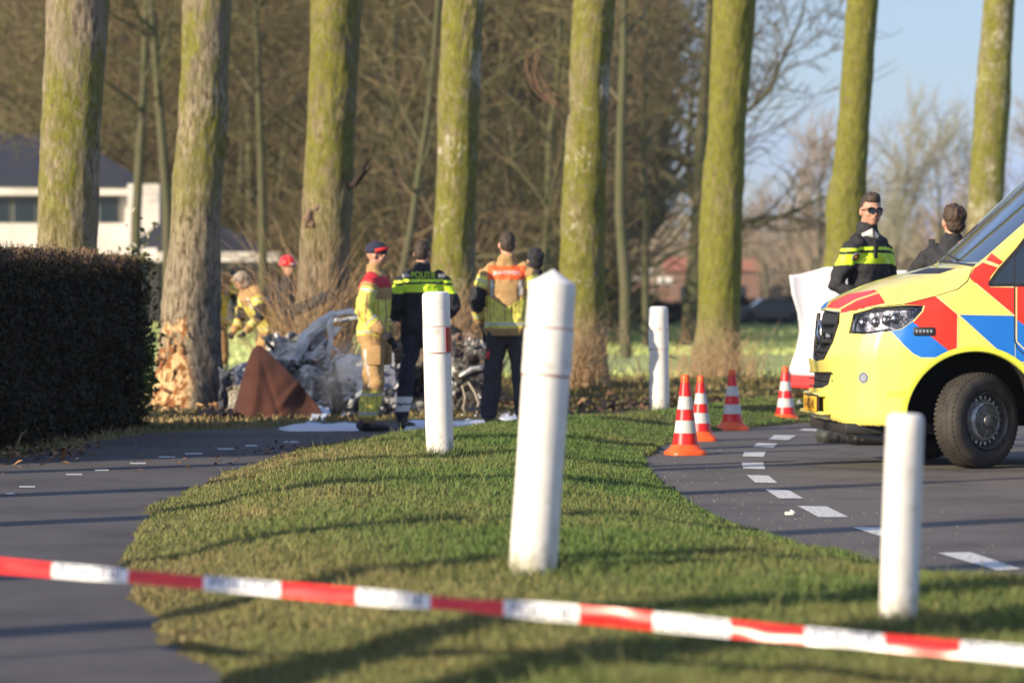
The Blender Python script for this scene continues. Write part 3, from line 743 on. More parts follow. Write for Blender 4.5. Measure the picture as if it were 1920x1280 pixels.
# distant dense wood
segs = []
for i in range(52000):
    y = 152 + 40 * rng.random(); x = (-.18 + .26 * rng.random()) * y; z = 16 * rng.random() ** 1.1
    if x / y > .045 or (x / y > .026 and z < 5): continue
    d = np.array([rng.normal() * .6, rng.normal() * .4, .9]); d /= np.linalg.norm(d)
    q = np.array([x, y, z]); q2 = q + d * (1.5 + 2.2 * rng.random()); segs.append((*q, *q2, .10, .035))
o = link('distant_wood', segs_mesh('distant_wood', segs, mat('distant_wood', (.165, .125, .085), .95, col2=(.12, .11, .05), scale=.12, lo=.42, hi=.58, spec=.05))); tag(o, 'dense bare wood closing the view behind the nearer trees', 'wood', kind='stuff')

# big spreading oak at the wood's right edge
oak_spec = [(6, .06, 15, .55, 1.15, .28), (8, .16, 10, .5, .8, .2), (6, .2, 8, .5, .7, .15), (4, .25, 4, .5, .6, .2), (2, .2, 0, 0, 0, 0)]
out = []; grow(rng, (0, 0, -.2), (.03, 0, 1), 12.5, .38, 0, out, oak_spec); o_ = np.array(out)
t = thing('spreading_oak', 'large spreading bare oak whose twigs reach right into the sky behind the mossy trunk', 'tree', (5.6, 104, .1))
th_ = o_[:, 0] <= 1
link('trunk', segs_mesh('trunk', o_[th_][:, 1:], M_BTRUNK, 6), t)
M_OAK = mat('oak_twigs', (.17, .14, .095), .95, spec=.05)
tw = o_[~th_][:, 1:].copy(); tw[:, 6] = np.maximum(tw[:, 6], .012); tw[:, 7] = np.maximum(tw[:, 7], .009)
link('crown', segs_mesh('crown', tw, M_OAK), t)

# far trees on the right
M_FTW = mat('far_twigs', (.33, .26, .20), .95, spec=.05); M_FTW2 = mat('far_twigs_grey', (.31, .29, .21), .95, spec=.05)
fan_spec = [(8, .03, 16, .55, .42, .12), (6, .08, 9, .5, .45, .2), (4, .12, 5, .5, .5, .2), (3, .12, 0, 0, 0, 0)]
round_spec = [(6, .04, 14, .7, .75, .22), (6, .1, 9, .5, .6, .2), (4, .14, 6, .45, .6, .2), (3, .12, 0, 0, 0, 0)]
fv = []
for sp in (fan_spec, round_spec, fan_spec, round_spec):
    out = []; grow(rng, (0, 0, -.2), (0, 0, 1), 12, .22, 0, out, sp); a = np.array(out); tw = a[a[:, 0] > 0][:, 1:].copy()
    tw[:, 6] = np.maximum(tw[:, 6], .032); tw[:, 7] = np.maximum(tw[:, 7], .022)
    fv.append((segs_mesh('trunk', a[a[:, 0] == 0][:, 1:], M_BTRUNK, 6), tw))
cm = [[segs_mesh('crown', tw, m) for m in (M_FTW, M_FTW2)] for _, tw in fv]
for (px, D, h, k, m, lab) in [
    (1532, 235, 12.5, 0, 0, 'tall fan shaped brown tree left of the burred trunk'), (1668, 250, 13.3, 2, 1, 'slim pale bare tree between the burred trunk and the far trunk'),
    (1762, 255, 14.0, 1, 1, 'round greyish bare tree above the second officer'), (1440, 240, 8.5, 3, 0, 'shorter bare tree between two mossy trunks'),
    (1900, 250, 13.8, 3, 0, 'bare far tree right of the last trunk of the row'), (1605, 300, 10.5, 1, 1, 'low hazy tree half hidden behind the burred trunk'),
    (1715, 310, 9.5, 3, 1, 'low hazy tree behind and right of the sunglasses officer'), (1820, 300, 12, 0, 0, 'hazy bare tree just left of the last trunk'),
    (1395, 290, 8, 1, 0, 'low hazy bare tree right of the evenly mossy trunk'), (1485, 320, 8, 3, 1, 'small hazy tree above the white screen sheet'),
    (1570, 330, 8, 1, 0, 'small hazy tree seen low beside the burred trunk')]:
    x = (px - 960) / F_PX * D; z = float(ground_z(np.array([x]), np.array([float(D)]))[0])
    t = thing('far_tree', lab, 'tree', (x, D, z), rng.random() * 6, 'far bare trees behind the field', h / 13.0)
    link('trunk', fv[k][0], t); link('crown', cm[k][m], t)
# low far thicket + dark hedge bordering the field
segs = []
for i in range(15000):
    y = 262 + 110 * rng.random(); x = (.03 + .15 * rng.random()) * y; z = 6.2 * rng.random() ** 1.8 * (1 + .4 * math.sin(x * .55) + .3 * math.sin(x * 1.3 + 2))
    d = np.array([rng.normal() * .7, rng.normal() * .4, .8]); d /= np.linalg.norm(d); q = np.array([x, y, z]); segs.append((*q, *(q + d * 2.2), .13, .05))
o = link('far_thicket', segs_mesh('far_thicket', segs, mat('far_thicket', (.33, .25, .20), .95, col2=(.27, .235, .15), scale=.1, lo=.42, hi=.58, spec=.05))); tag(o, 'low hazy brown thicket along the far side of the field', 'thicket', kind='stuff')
segs = []
for i in range(15000):
    y = 200 + 5 * rng.random(); x = (.025 + .085 * rng.random()) * y; z = .3 + 1.35 * rng.random() * (1 + .25 * math.sin(x * 1.1))
    d = rng.normal(size=3); d /= np.linalg.norm(d); q = np.array([x, y, z]); segs.append((*q, *(q + d * .5), .05, .03))
o = link('field_hedge', segs_mesh('field_hedge', segs, mat('field_hedge', (.030, .022, .018), .95, spec=.05))); tag(o, 'low dark hedge along the far edge of the green field', 'hedge')
# white and brown house on the left
HD = 112.0; sc = HD / F_PX
M_WHITE = mat('white_render', (.74, .68, .66), .8, col2=(.56, .53, .50), scale=.8)
M_ROOF = mat('dark_slate', (.014, .018, .036), .75, col2=(.022, .026, .042), scale=2)
M_WIN = mat('dark_window', (.012, .022, .028), .12, spec=.6); M_FRAME = mat('grey_frame', (.16, .17, .17), .6)
hs = thing('white_house', 'white two storey house with dark slate roofs seen between the left trunks', 'house', (P(150, 580, HD).x, HD, 0))
ox = hs.location.x
def hp(px, py): q = P(px, py, HD); return q.x - ox, q.z
def hbox(name, m, x0, y0p, x1, y1p, dy=0, dep=.2, parent=None):
    a, b = hp(x0, y1p); c, d = hp(x1, y0p)
    mb = MB(); mb.box(((a + c) / 2, dy + dep / 2, (b + d) / 2), (c - a, dep, d - b)); return mb.obj(name, m, parent or hs, smooth=False)
hbox('wall', M_WHITE, -120, 418, 242, 600, 0, 7); hbox('gable_wall', M_WHITE, 243, 346, 302, 600, -.6, 6)
hbox('ground_floor', mat('dark_brick', (.045, .04, .04), .8, col2=(.03, .028, .028), scale=3), 190, 492, 300, 610, -.75, .12)  # ground floor in dark brick
hbox('fascia', M_WHITE, -130, 349, 242, 367, -.5, .25); hbox('canopy_edge', M_WHITE, 185, 466, 302, 487, -1.3, .7)
hbox('upper_wall', M_WHITE, -120, 367, 242, 418, .12, 6)
for (x0, x1) in [(-110, 20), (24, 68), (72, 120), (124, 180), (184, 224)]:
    w = hbox('window', M_FRAME, x0, 369, x1, 418, -.02, .1); hbox('pane', M_WIN, x0 + 3, 372, x1 - 3, 416, -.04, .05, w)
def hroof(name, poly, dy, dep, tilt=0, m=None):
    n = len(poly); q = [hp(*p) for p in poly]; zb = min(z for _, z in q)
    v = [(x, dy + (z - zb) * tilt, z) for x, z in q] + [(x, dy + dep + (z - zb) * tilt, z) for x, z in q]
    f = [tuple(range(n)), tuple(range(2 * n - 1, n - 1, -1))] + [(i, i + n, (i + 1) % n + n, (i + 1) % n) for i in range(n)]
    return link(name, npmesh(name, v, f, (m or M_ROOF,), smooth=False), hs)
hroof('roof', [(-140, 350), (-90, 245), (120, 250), (258, 330), (262, 352)], -.6, .5, .9)
hroof('lower_roof', [(244, 466), (305, 418), (420, 425), (452, 440), (520, 476)], -1.2, .4, .5)
hbox('lower_fascia', M_WHITE, 300, 474, 530, 492, -1.7, .4)
hbox('lower_wall', mat('dark_glass_wall', (.018, .024, .028), .25, spec=.5), 300, 492, 528, 600, -.4, 5)
for (x0, x1, y0_, y1_) in [(305, 405, 497, 600), (430, 455, 497, 600), (465, 490, 495, 545), (495, 522, 497, 600)]:
    w = hbox('window', M_FRAME, x0, y0_, x1, y1_, -.5, .08); hbox('pane', M_WIN, x0 + 3, y0_ + 3, x1 - 3, y1_ - 3, -.53, .05, w)
# low white structure left edge (garden car or shed)
# farmhouses with orange roofs on the right
M_ORANGE = mat('orange_tiles', (.36, .13, .08), .8, col2=(.28, .12, .08), scale=1.2); M_BRICKF = mat('far_brick', (.22, .12, .09), .9, col2=(.17, .11, .085), scale=1)
def farm(lab, px0, px1, eave, ridge, base, D, wallm):
    t = thing('farmhouse', lab, 'house', (P((px0 + px1) / 2, 0, D).x, D, 0)); w = (px1 - px0) / F_PX * D; ze = P(0, eave, D).z; zr = P(0, ridge, D).z; dp = w * .5
    MB().box((0, dp / 2, ze / 2), (w, dp, ze)).obj('wall', wallm, t, smooth=False)
    h = w / 2 + .2
    MB().add([(-h, -.3, ze), (h, -.3, ze), (h * .92, dp / 2, zr), (-h * .92, dp / 2, zr), (-h, dp + .3, ze), (h, dp + .3, ze)], [(0, 1, 2, 3), (3, 2, 5, 4), (0, 3, 4), (1, 5, 2), (0, 4, 5, 1)]).obj('roof', M_ORANGE, t, smooth=False)
    for k in range(3):
        wi = MB().box((-w / 2 + w * (k + .7) / 3.4, -.04, ze * .55), (w * .1, .08, ze * .35)).obj('window', M_WIN, t, smooth=False)
    MB().box((w * .2, dp / 2, zr + .3), (.6, .6, 1.2)).obj('chimney', M_BRICKF, t, smooth=False)
farm('far farmhouse with a long orange tiled roof right of the post', 1248, 1425, 508, 482, 575, 258, M_BRICKF)
farm('small red house gable beside the pale forked tree', 1150, 1182, 530, 476, 575, 250, M_ORANGE)
for (px, py, w, h, lab) in [(1205, 514, 38, 24, 'small white caravan behind the far hedge'), (1248, 527, 28, 16, 'low white shed roof right of the white caravan')]:
    D = 245.; q = P(px, py, D); t = thing('white_caravan' if px < 1220 else 'white_shed', lab, 'caravan' if px < 1220 else 'shed', (q.x, D, 0)); ww = w / F_PX * D; hh = h / F_PX * D
    MB().box((0, 1, q.z), (ww, 2, hh), bev=.12).obj('body', M_WHITE, t); MB().box((0, 1, (q.z - hh / 2) / 2), (ww * .96, 1.9, q.z - hh / 2)).obj('lower_wall', M_BRICKF, t)
    MB().box((-ww * .2, -.02, q.z), (ww * .25, .05, hh * .4)).obj('window', M_WIN, t)
# dark parked car behind the field hedge
cx_ = P(1445, 0, 192); t = thing('parked_car', 'dark car parked at the far side of the field near the screen', 'car', (cx_.x, 192, .42), R(4))
M_DCAR = mat('dark_paint', (.02, .022, .035), .25, coat=.6); M_RUB = mat('rubber', (.012, .012, .012), .8, col2=(.035, .030, .026), scale=14)
body = [(-2.1, .25), (-2.15, .6), (-2.0, .85), (-1.1, .98), (-.55, 1.38), (.7, 1.42), (1.5, 1.05), (2.05, .95), (2.15, .5), (2.1, .25)]
v = [(x, -.85, z) for x, z in body] + [(x, .85, z) for x, z in body]; n = len(body)
MB().add(v, [tuple(range(n)), tuple(range(2 * n - 1, n - 1, -1))] + [(i, i + n, (i + 1) % n + n, (i + 1) % n) for i in range(n)]).obj('body', M_DCAR, t, smooth=False)
MB().add([(-.95, -.86, 1.0), (-.5, -.86, 1.32), (.62, -.86, 1.34), (1.2, -.86, 1.04)], [(0, 3, 2, 1)]).obj('window', M_WIN, t, smooth=False)
for x in (-1.3, 1.35):
    for y in (-.8, .8): MB().lathe([(0, -.1), (.31, -.1), (.33, 0), (.31, .1), (0, .1)], 20, M=Matrix.Translation((x, y, .31)) @ Matrix.Rotation(R(90), 4, 'X')).obj('wheel', M_RUB, t)
# ------------------------------------------------------------------ white posts
M_POST = mat('white_post', (.80, .77, .72), .55, col2=(.70, .66, .61), scale=9, lo=.45, hi=.75, bump=.002, col3=(.50, .44, .33), scale3=14, lo3=.60, hi3=.74)
pn, pl_ = M_POST.node_tree.nodes, M_POST.node_tree.links       # splashed mud and algae low on the posts
_b = pn['Principled BSDF']; _src = _b.inputs['Base Color'].links[0].from_socket
_tc = pn.new('ShaderNodeTexCoord'); _sp = pn.new('ShaderNodeSeparateXYZ'); _no = pn.new('ShaderNodeTexNoise'); _no.inputs['Scale'].default_value = 16; _no.inputs['Detail'].default_value = 6
_mr = pn.new('ShaderNodeMapRange'); _mr.inputs['From Min'].default_value = .0; _mr.inputs['From Max'].default_value = .30; _mr.inputs['To Min'].default_value = .62; _mr.inputs['To Max'].default_value = -.1
_ad = pn.new('ShaderNodeMath'); _ad.operation = 'ADD'; _m2 = pn.new('ShaderNodeMapRange'); _m2.inputs['From Min'].default_value = .72; _m2.inputs['From Max'].default_value = 1.1; _m2.inputs['To Max'].default_value = .75
_mx = pn.new('ShaderNodeMixRGB'); _mx.inputs['Color2'].default_value = (.22, .20, .10, 1)
pl_.new(_tc.outputs['Object'], _sp.inputs[0]); pl_.new(_tc.outputs['Object'], _no.inputs['Vector']); pl_.new(_sp.outputs['Z'], _mr.inputs['Value']); pl_.new(_mr.outputs['Result'], _ad.inputs[0]); pl_.new(_no.outputs['Fac'], _ad.inputs[1])
pl_.new(_ad.outputs[0], _m2.inputs['Value']); pl_.new(_m2.outputs['Result'], _mx.inputs['Fac']); pl_.new(_src, _mx.inputs['Color1']); pl_.new(_mx.outputs['Color'], _b.inputs['Base Color'])
M_REDP = mat('red_reflector', (.30, .02, .02), .4); M_LINEP = mat('seam', (.45, .20, .18), .7)
def post(lab, bx, by, tx, ty, wpx, zb, top, dD=0, reflector=False, seams=()):
    D = (CAM_H - zb) * F_PX / (by - HOR); b = P(bx, by, D); b.z = zb
    t = P(tx, ty, D + dD); ax = t - b; L = ax.length; r = wpx / F_PX * D / 2
    o = thing('white_post', lab, 'post', b, group='white wooden roadside posts')
    o.rotation_euler = ax.to_track_quat('Z', 'Y').to_euler()
    if top == 'cone': prof = [(r, -.1), (r, L - .62 * r - .008), (r * .985, L - .60 * r), (r * .5, L - .30 * r), (.004, L), (0, L)]
    else: prof = [(r, -.1), (r, L - .35 * r), (r * .93, L - .14 * r), (r * .75, L - .03 * r), (0, L)]
    # more rings for a slightly uneven wooden surface
    pr = [prof[0]] + [(prof[0][0], z) for z in np.linspace(0, prof[1][1], 24)[1:-1]] + prof[1:]
    mb = MB(); mb.lathe(pr, 40); me = mb.mesh('shaft', (M_POST,))
    for v in me.vertices:
        q = v.co; k = fbm(np.array([[q.x * 12, q.y * 12, q.z * 2.5]]), 2, int(bx))[0] * .0022; v.co.x += k * q.x / r; v.co.y += k * q.y / r
    link('shaft', me, o)
    for sz in seams:
        z = L * sz; MB().lathe([(r + .001, z - .003), (r + .0035, z), (r + .001, z + .003)], 40).obj('seam', M_LINEP if seams.index(sz) else M_LINEP, o)
    if len(seams) == 2:   # the slightly proud band between the seams
        z0, z1 = L * seams[0], L * seams[1]
        MB().lathe([(r, z0 + .004), (r + .003, z0 + .006), (r + .003, z1 - .006), (r, z1 - .004)], 40).obj('collar', M_POST, o)
        if reflector:
            q0, seg = R(reflector[0]), 8; mb = MB(); vs = []
            for i in range(seg + 1):
                a = q0 + R(reflector[1] - reflector[0]) * i / seg
                for z in (z0 + .008, z1 - .008): vs.append((math.cos(a) * (r + .008), math.sin(a) * (r + .008), z))
            fs = [(2 * i, 2 * i + 2, 2 * i + 3, 2 * i + 1) for i in range(seg)]
            n0 = len(vs); vs += [(x * (r + .002) / (r + .008), y * (r + .002) / (r + .008), z) for x, y, z in vs]
            fs += [(2 * i, 2 * i + n0, 2 * i + 2 + n0, 2 * i + 2) for i in range(seg)] + [(0, 1, 1 + n0, n0), (2 * seg, 2 * seg + n0, 2 * seg + 1 + n0, 2 * seg + 1)]
            mb.add(vs, fs).obj('reflector', M_REDP, o, smooth=False)
    return o
post('large leaning white post with a pointed top in front of the tan firefighter', 997, 1086, 1038, 505, 90, .125, 'cone', .06, False, (.655, .808))
post('white post with a red reflector standing in front of the police officer', 825, 859, 817, 546, 51, .115, 'round', 0, (40, 112), (.63, .79))
post('shortest white post on the verge at the right before the ambulance wheel', 1683, 1190, 1698, 774, 71, .10, 'round', 0)
post('farthest white post standing before the green field', 1237, 776, 1234, 574, 37, .06, 'round', 0, False, (.60, .78))

# ------------------------------------------------------------------ traffic cones
M_CO = mat('cone_orange', (.90, .13, .02), .42, col2=(.82, .10, .02), scale=12); M_CR = mat('cone_red_sheet', (.74, .02, .02), .32); M_CW = mat('cone_white_sheet', (.60, .60, .58), .35, col2=(.5, .5, .5), scale=30)
def cone(lab, px, py, ph, wpx, rz=0.2):
    x, y = G(px, py); s = y / F_PX; H = ph * s; W = wpx * s
    o = thing('traffic_cone', lab, 'traffic cone', (x, y, 0), rz, 'traffic cones on the road')
    rb = W * .345; rt = W * .085
    rr = lambda z: rb + (rt - rb) * (z / H)
    # square base with rounded corners, rising into the cone
    mb = MB(); N = 32; rings = []
    for (k, z, sq) in [(.50, .0, 1), (.50, .018, 1), (.47, .034, .9), (.40, .05, .5), (rb / W * .99, .085, 0)]:
        ring = []
        for i in range(N):
            a = 2 * math.pi * i / N; c_, s_ = math.cos(a), math.sin(a); m_ = (abs(c_) ** 5 + abs(s_) ** 5) ** (-1 / 5)
            q = k * W * (1 * (1 - sq) + m_ * sq * .93); ring.append((c_ * q, s_ * q, z))
        rings.append(ring)
    vs = sum(rings, []); fs = [(r * N + i, r * N + (i + 1) % N, (r + 1) * N + (i + 1) % N, (r + 1) * N + i) for r in range(4) for i in range(N)] + [tuple(range(N))[::-1]]
    mb.add(vs, fs).obj('base', M_CO, o)
    ed = [.085 / H, .27, .43, .565, .73, .90]
    for k in range(5):
        z0, z1 = ed[k] * H, ed[k + 1] * H; e = .0015
        MB().lathe([(rr(z0) - .004, z0), (rr(z0) + e, z0 + .001), (rr(z1) + e, z1 - .001), (rr(z1) - .004, z1)], 32).obj('reflective_band' if k % 2 else 'red_band', M_CW if k % 2 else M_CR, o)
    z0 = .90 * H
    MB().lathe([(rr(z0) - .002, z0), (rr(z0) + .001, z0), (rr(z0) * .98, H * .955), (rr(z0) * .95, H * .985), (rr(z0) * .7, H), (rr(z0) * .45, H), (rr(z0) * .42, H * .9)], 24).obj('tip', M_CO, o)
    return o
cone('nearest traffic cone, lit, standing at the grass edge', 1285, 852, 150, 76, .3)
cone('lit traffic cone half hidden behind the nearest cone', 1314, 826, 122, 62, .1)
cone('traffic cone standing in shade, with dull grey bands', 1373, 806, 113, 62, .25)
cone('traffic cone closest to the ambulance bumper and white sheet', 1473, 791, 104, 58, .5)

# ------------------------------------------------------------------ barrier tape
M_TR = mat('tape_red', (.80, .03, .025), .28, col2=(.62, .02, .02), scale=20); M_TW = mat('tape_white', (.78, .78, .78), .3); M_TK = mat('tape_print', (.10, .14, .30), .5)
tp = thing('barrier_tape', 'red and white striped barrier tape stretched low across the foreground', 'barrier tape', (0, 0, 0))
pts = [(-170, 1027, 10.9), (0, 1060, 10.4), (240, 1080, 10.1), (520, 1104, 9.8), (800, 1128, 9.5), (1080, 1150, 9.2), (1370, 1178, 8.95), (1650, 1203, 8.75), (1920, 1228, 8.55), (2120, 1247, 8.4)]
def tpos(px): return P(px, np.interp(px, [p[0] for p in pts], [p[1] for p in pts]) , np.interp(px, [p[0] for p in pts], [p[2] for p in pts]))
def ttw(px):   # twist
    return .30 + .38 * math.sin(px / 210.) + .9 * math.exp(-((px - 860) / 130.) ** 2)
HW = .025
def strip(a, b, step=14, off=0.0, lo=-1, hi=1):
    xs_ = np.linspace(a, b, max(3, int((b - a) / step))); vs = []
    for x in xs_:
        c = tpos(x); w = ttw(x); u = Vector((0, math.sin(w), math.cos(w))); nrm = Vector((0, -math.cos(w), math.sin(w)))
        for k in np.linspace(lo, hi, 5): vs.append(c + u * (k * HW) + nrm * (off + .006 * (1 - k * k) + .0012 * math.sin(x * .35 + k * 2)))
    fs = [(i * 5 + j, i * 5 + j + 1, i * 5 + j + 6, i * 5 + j + 5) for i in range(len(xs_) - 1) for j in range(4)]
    return vs, fs
edges = [-170, -48, 98, 240, 382, 525, 668, 806, 945, 1085, 1225, 1368, 1510, 1657, 1802, 1950, 2120]
for i in range(len(edges) - 1):
    red = (i % 2 == 1); vs, fs = strip(edges[i], edges[i + 1]); m = M_TR if red else M_TW
    seg = MB().add(vs, fs).obj('red_stripe' if red else 'white_stripe', m, tp)
    if not red:
        k = 0; word = 'POLITIE'
        tm = text_mesh(word, .052, .0003); a0, a1 = edges[i] + 12, edges[i + 1] - 12
        xs0 = [v.co.x for v in tm.vertices]; mn, mx_ = min(xs0), max(xs0)
        for v in tm.vertices:
            u0 = (v.co.x - mn) / (mx_ - mn); px = a0 + u0 * (a1 - a0); zz_ = (v.co.y - .018) * .95; w = ttw(px); c = tpos(px)
            u = Vector((0, math.sin(w), math.cos(w))); nrm = Vector((0, -math.cos(w), math.sin(w)))
            v.co = c + u * zz_ + nrm * .0085
        tm.materials.clear(); tm.materials.append(M_TK); link('printing', tm, seg)
for px, lab in ((-170, 'left'), (2120, 'right')):
    q = tpos(px); o = MB().tube([(0, 0, -.1), (0, 0, q.z + .25)], .02, 10).obj('tape_stake', mat('steel', (.4, .4, .42), .4, metal=.9)); o.location = (q.x, q.y, 0)
    tag(o, 'thin steel stake holding the %s end of the barrier tape outside the picture' % lab, 'stake')

# ------------------------------------------------------------------ white privacy sheet held up behind the officer
sh = thing('screen_sheet', 'large white screen sheet with a red lower border held up behind the sunglasses officer', 'sheet', (0, 0, 0))
SD = 36.0
M_SHEET = mat('white_sheet', (.80, .77, .80), .8, col2=(.74, .71, .75), scale=1.5); M_SHR = mat('red_border', (.70, .03, .03), .7)
top = [(1480, 516), (1500, 514), (1525, 508), (1548, 501), (1580, 500), (1620, 506), (1660, 508), (1700, 507), (1740, 515), (1790, 520)]
left = [(1480, 516), (1484, 545), (1495, 590), (1500, 615), (1494, 650), (1483, 690), (1480, 703)]
NU, NV = 44, 36; vs = []
for j in range(NV + 1):
    v_ = j / NV; ylp = np.interp(v_, np.linspace(0, 1, 7), [p[1] for p in left]); xlp = np.interp(v_, np.linspace(0, 1, 7), [p[0] for p in left])
    for i in range(NU + 1):
        u_ = i / NU; xt = 1480 + u_ * 310; yt = np.interp(xt, [p[0] for p in top], [p[1] for p in top]); yb = 726 + 4 * math.sin(u_ * 7) - u_ * 8
        px = xlp * (1 - u_) + (1790 - 8 * math.sin(v_ * 3)) * u_; py = yt + (yb - yt) * v_ if True else 0
        q = P(px, py, SD); q.y += .10 * math.sin(u_ * 17 + v_ * 2) * (.3 + v_) + .05 * math.sin(u_ * 6 - v_ * 5); vs.append(q)
fs = [(j * (NU + 1) + i, j * (NU + 1) + i + 1, (j + 1) * (NU + 1) + i + 1, (j + 1) * (NU + 1) + i) for j in range(NV) for i in range(NU)]
red = int(NV * .905)
def sub(sel, name, m, dy=0.0):
    mb = MB(); mb.v = [tuple(q) for q in vs]; mb.f = [f for k, f in enumerate(fs) if sel(k // NU)]; mb.m = [0] * len(mb.f)
    me = mb.mesh(name, (m,)); bm = bmesh.new(); bm.from_mesh(me); bmesh.ops.delete(bm, geom=[v for v in bm.verts if not v.link_faces], context='VERTS')
    bmesh.ops.solidify(bm, geom=list(bm.faces), thickness=.004); bm.to_mesh(me); bm.free(); return link(name, me, sh)
sub(lambda r: r < red, 'white_cloth', M_SHEET); sub(lambda r: r >= red, 'red_hem', M_SHR)
for px in (1548, 1786):
    q = P(px, 505, SD); MB().tube([(q.x, q.y + .1, 0), (q.x, q.y + .06, q.z - .02)], .015, 8).obj('pole', mat('steel', (.4, .4, .42), .4, metal=.9), sh)
# scrap of white cloth behind the last cone
mb = MB(); vs_ = []
for i in range(9):
    for j in range(4): vs_.append((i * .045, .03 * math.sin(i * 1.7 + j), .01 + i * .02 + .05 * j * (.5 + .4 * math.sin(i * 2.1)) * .8))
mb.add(vs_, [(i * 4 + j, i * 4 + j + 1, i * 4 + j + 5, i * 4 + j + 4) for i in range(8) for j in range(3)])
me = mb.mesh('cloth_scrap', (M_SHEET,)); o = link('cloth_scrap', me); q = P(1490, 756, 35.5); o.location = (q.x, q.y, .08); tag(o, 'crumpled strip of white cloth between the last cone and the bumper', 'cloth')
# ------------------------------------------------------------------ ambulance
VO = Vector((2.2875, 25.112, 0)); VA = math.radians(4.7)
van = thing('ambulance', 'yellow ambulance van with red and blue striping parked across the road at the right', 'ambulance', VO, VA)
VM = Matrix.Translation(VO) @ Matrix.Rotation(VA, 4, 'Z'); VMI = VM.inverted()
CAML = VMI @ Vector((0, 0, CAM_H))
def vray(px, py):
    d = Vector(((px - 960) / F_PX, 1, (HOR - py) / F_PX)); return (VMI.to_3x3() @ d).normalized()
def vproj(v):
    w = VM @ Vector(v); return 960 + w.x / w.y * F_PX, HOR - (w.z - CAM_H) / w.y * F_PX

SIDE = [(.16, .30), (.04, .345), (.0, .42), (-.005, .56), (.025, .62), (.03, .70), (.0, .78), (.0, .82), (.045, .90), (.055, 1.08), (.075, 1.165), (.14, 1.225), (.28, 1.30), (.45, 1.37), (.66, 1.434), (.94, 1.50), (1.04, 1.52), (1.40, 1.86), (1.80, 2.24), (2.02, 2.42), (2.3, 2.54), (2.8, 2.60), (5.80, 2.60), (5.90, 2.5), (5.93, 1.2), (5.93, .42), (5.85, .33), (2.0, .30)]
PLAN = [(0, 0), (.012, .28), (.04, .46), (.10, .63), (.19, .76), (.31, .86), (.48, .935), (.72, .98), (1.05, 1.0), (5.85, 1.0), (5.93, .94), (5.93, 0)]
PLAN = PLAN + [(x, -y) for x, y in PLAN[::-1] if y > 0]
SEC = [(-1, .0), (-.965, .28), (-1.0, .42), (-1.005, 1.15), (-.975, 1.4), (-.90, 2.0), (-.83, 2.42), (-.78, 2.7)]
SEC = SEC + [(-x, y) for x, y in SEC[::-1]]
def smax(a, b, k): h = np.clip(.5 + .5 * (a - b) / k, 0, 1); return b * (1 - h) + a * h + k * h * (1 - h)
def vf(x, y, z):
    drop = .215 * (1 - sstep(.75, 1.10, x)) * np.abs(y) ** 3.2
    f1 = sd_poly(x - .10 * y * y * sstep(1.0, 1.45, z), z + drop * sstep(.9, 1.2, z), SIDE)
    off = .075 * sstep(.8, 1.17, z)
    f2 = sd_poly(x - off, y, PLAN); f3 = sd_poly(y, z, SEC)
    f = smax(smax(f1, f2, .07), f3, .06)
    for wx in (1.03, 4.72):      # wheel wells
        c = np.maximum(np.hypot(x - wx, z - .36) - .50, .50 - np.abs(y))
        f = np.maximum(f, -c)
    return f
def surface_nets(fn, lo, hi, h):
    nx, ny, nz = [int((hi[i] - lo[i]) / h) + 1 for i in range(3)]
    X, Y, Z = np.meshgrid(lo[0] + h * np.arange(nx), lo[1] + h * np.arange(ny), lo[2] + h * np.arange(nz), indexing='ij')
    V = fn(X.ravel(), Y.ravel(), Z.ravel()).reshape(nx, ny, nz); ins = V < 0
    acc = np.zeros((nx - 1, ny - 1, nz - 1, 3)); cnt = np.zeros((nx - 1, ny - 1, nz - 1))
    cor = [(i, j, k) for i in (0, 1) for j in (0, 1) for k in (0, 1)]
    for a in cor:
        for ax in range(3):
            if a[ax]: continue
            b = list(a); b[ax] = 1
            sl = lambda c: (slice(c[0], nx - 1 + c[0]), slice(c[1], ny - 1 + c[1]), slice(c[2], nz - 1 + c[2]))
            va, vb = V[sl(a)], V[sl(b)]; cr = (va < 0) != (vb < 0); t = np.where(cr, va / (va - vb + 1e-12), 0)
            for q in range(3): acc[..., q] += np.where(cr, a[q] + (t if q == ax else 0), 0)
            cnt += cr
    act = cnt > 0; ids = -np.ones(act.shape, int); ids[act] = np.arange(act.sum())
    I = np.argwhere(act); vv = (I + acc[act] / cnt[act][:, None]) * h + np.array(lo)
    quads = []
    for ax in range(3):
        o1, o2 = [(1, 2), (2, 0), (0, 1)][ax]
        A = ins.take(range(ins.shape[ax] - 1), ax); B = ins.take(range(1, ins.shape[ax]), ax)
        for sgn in (0, 1):
            E = np.argwhere((A & ~B) if sgn else (~A & B))
            E = E[(E[:, o1] > 0) & (E[:, o2] > 0) & (E[:, o1] < V.shape[o1] - 1) & (E[:, o2] < V.shape[o2] - 1)]
            def g(d1, d2):
                e = E.copy(); e[:, o1] -= d1; e[:, o2] -= d2; return ids[e[:, 0], e[:, 1], e[:, 2]]
            q = np.stack([g(1, 1), g(0, 1), g(0, 0), g(1, 0)], 1); quads.append(q if sgn else q[:, ::-1])
    return vv, np.concatenate(quads, 0)
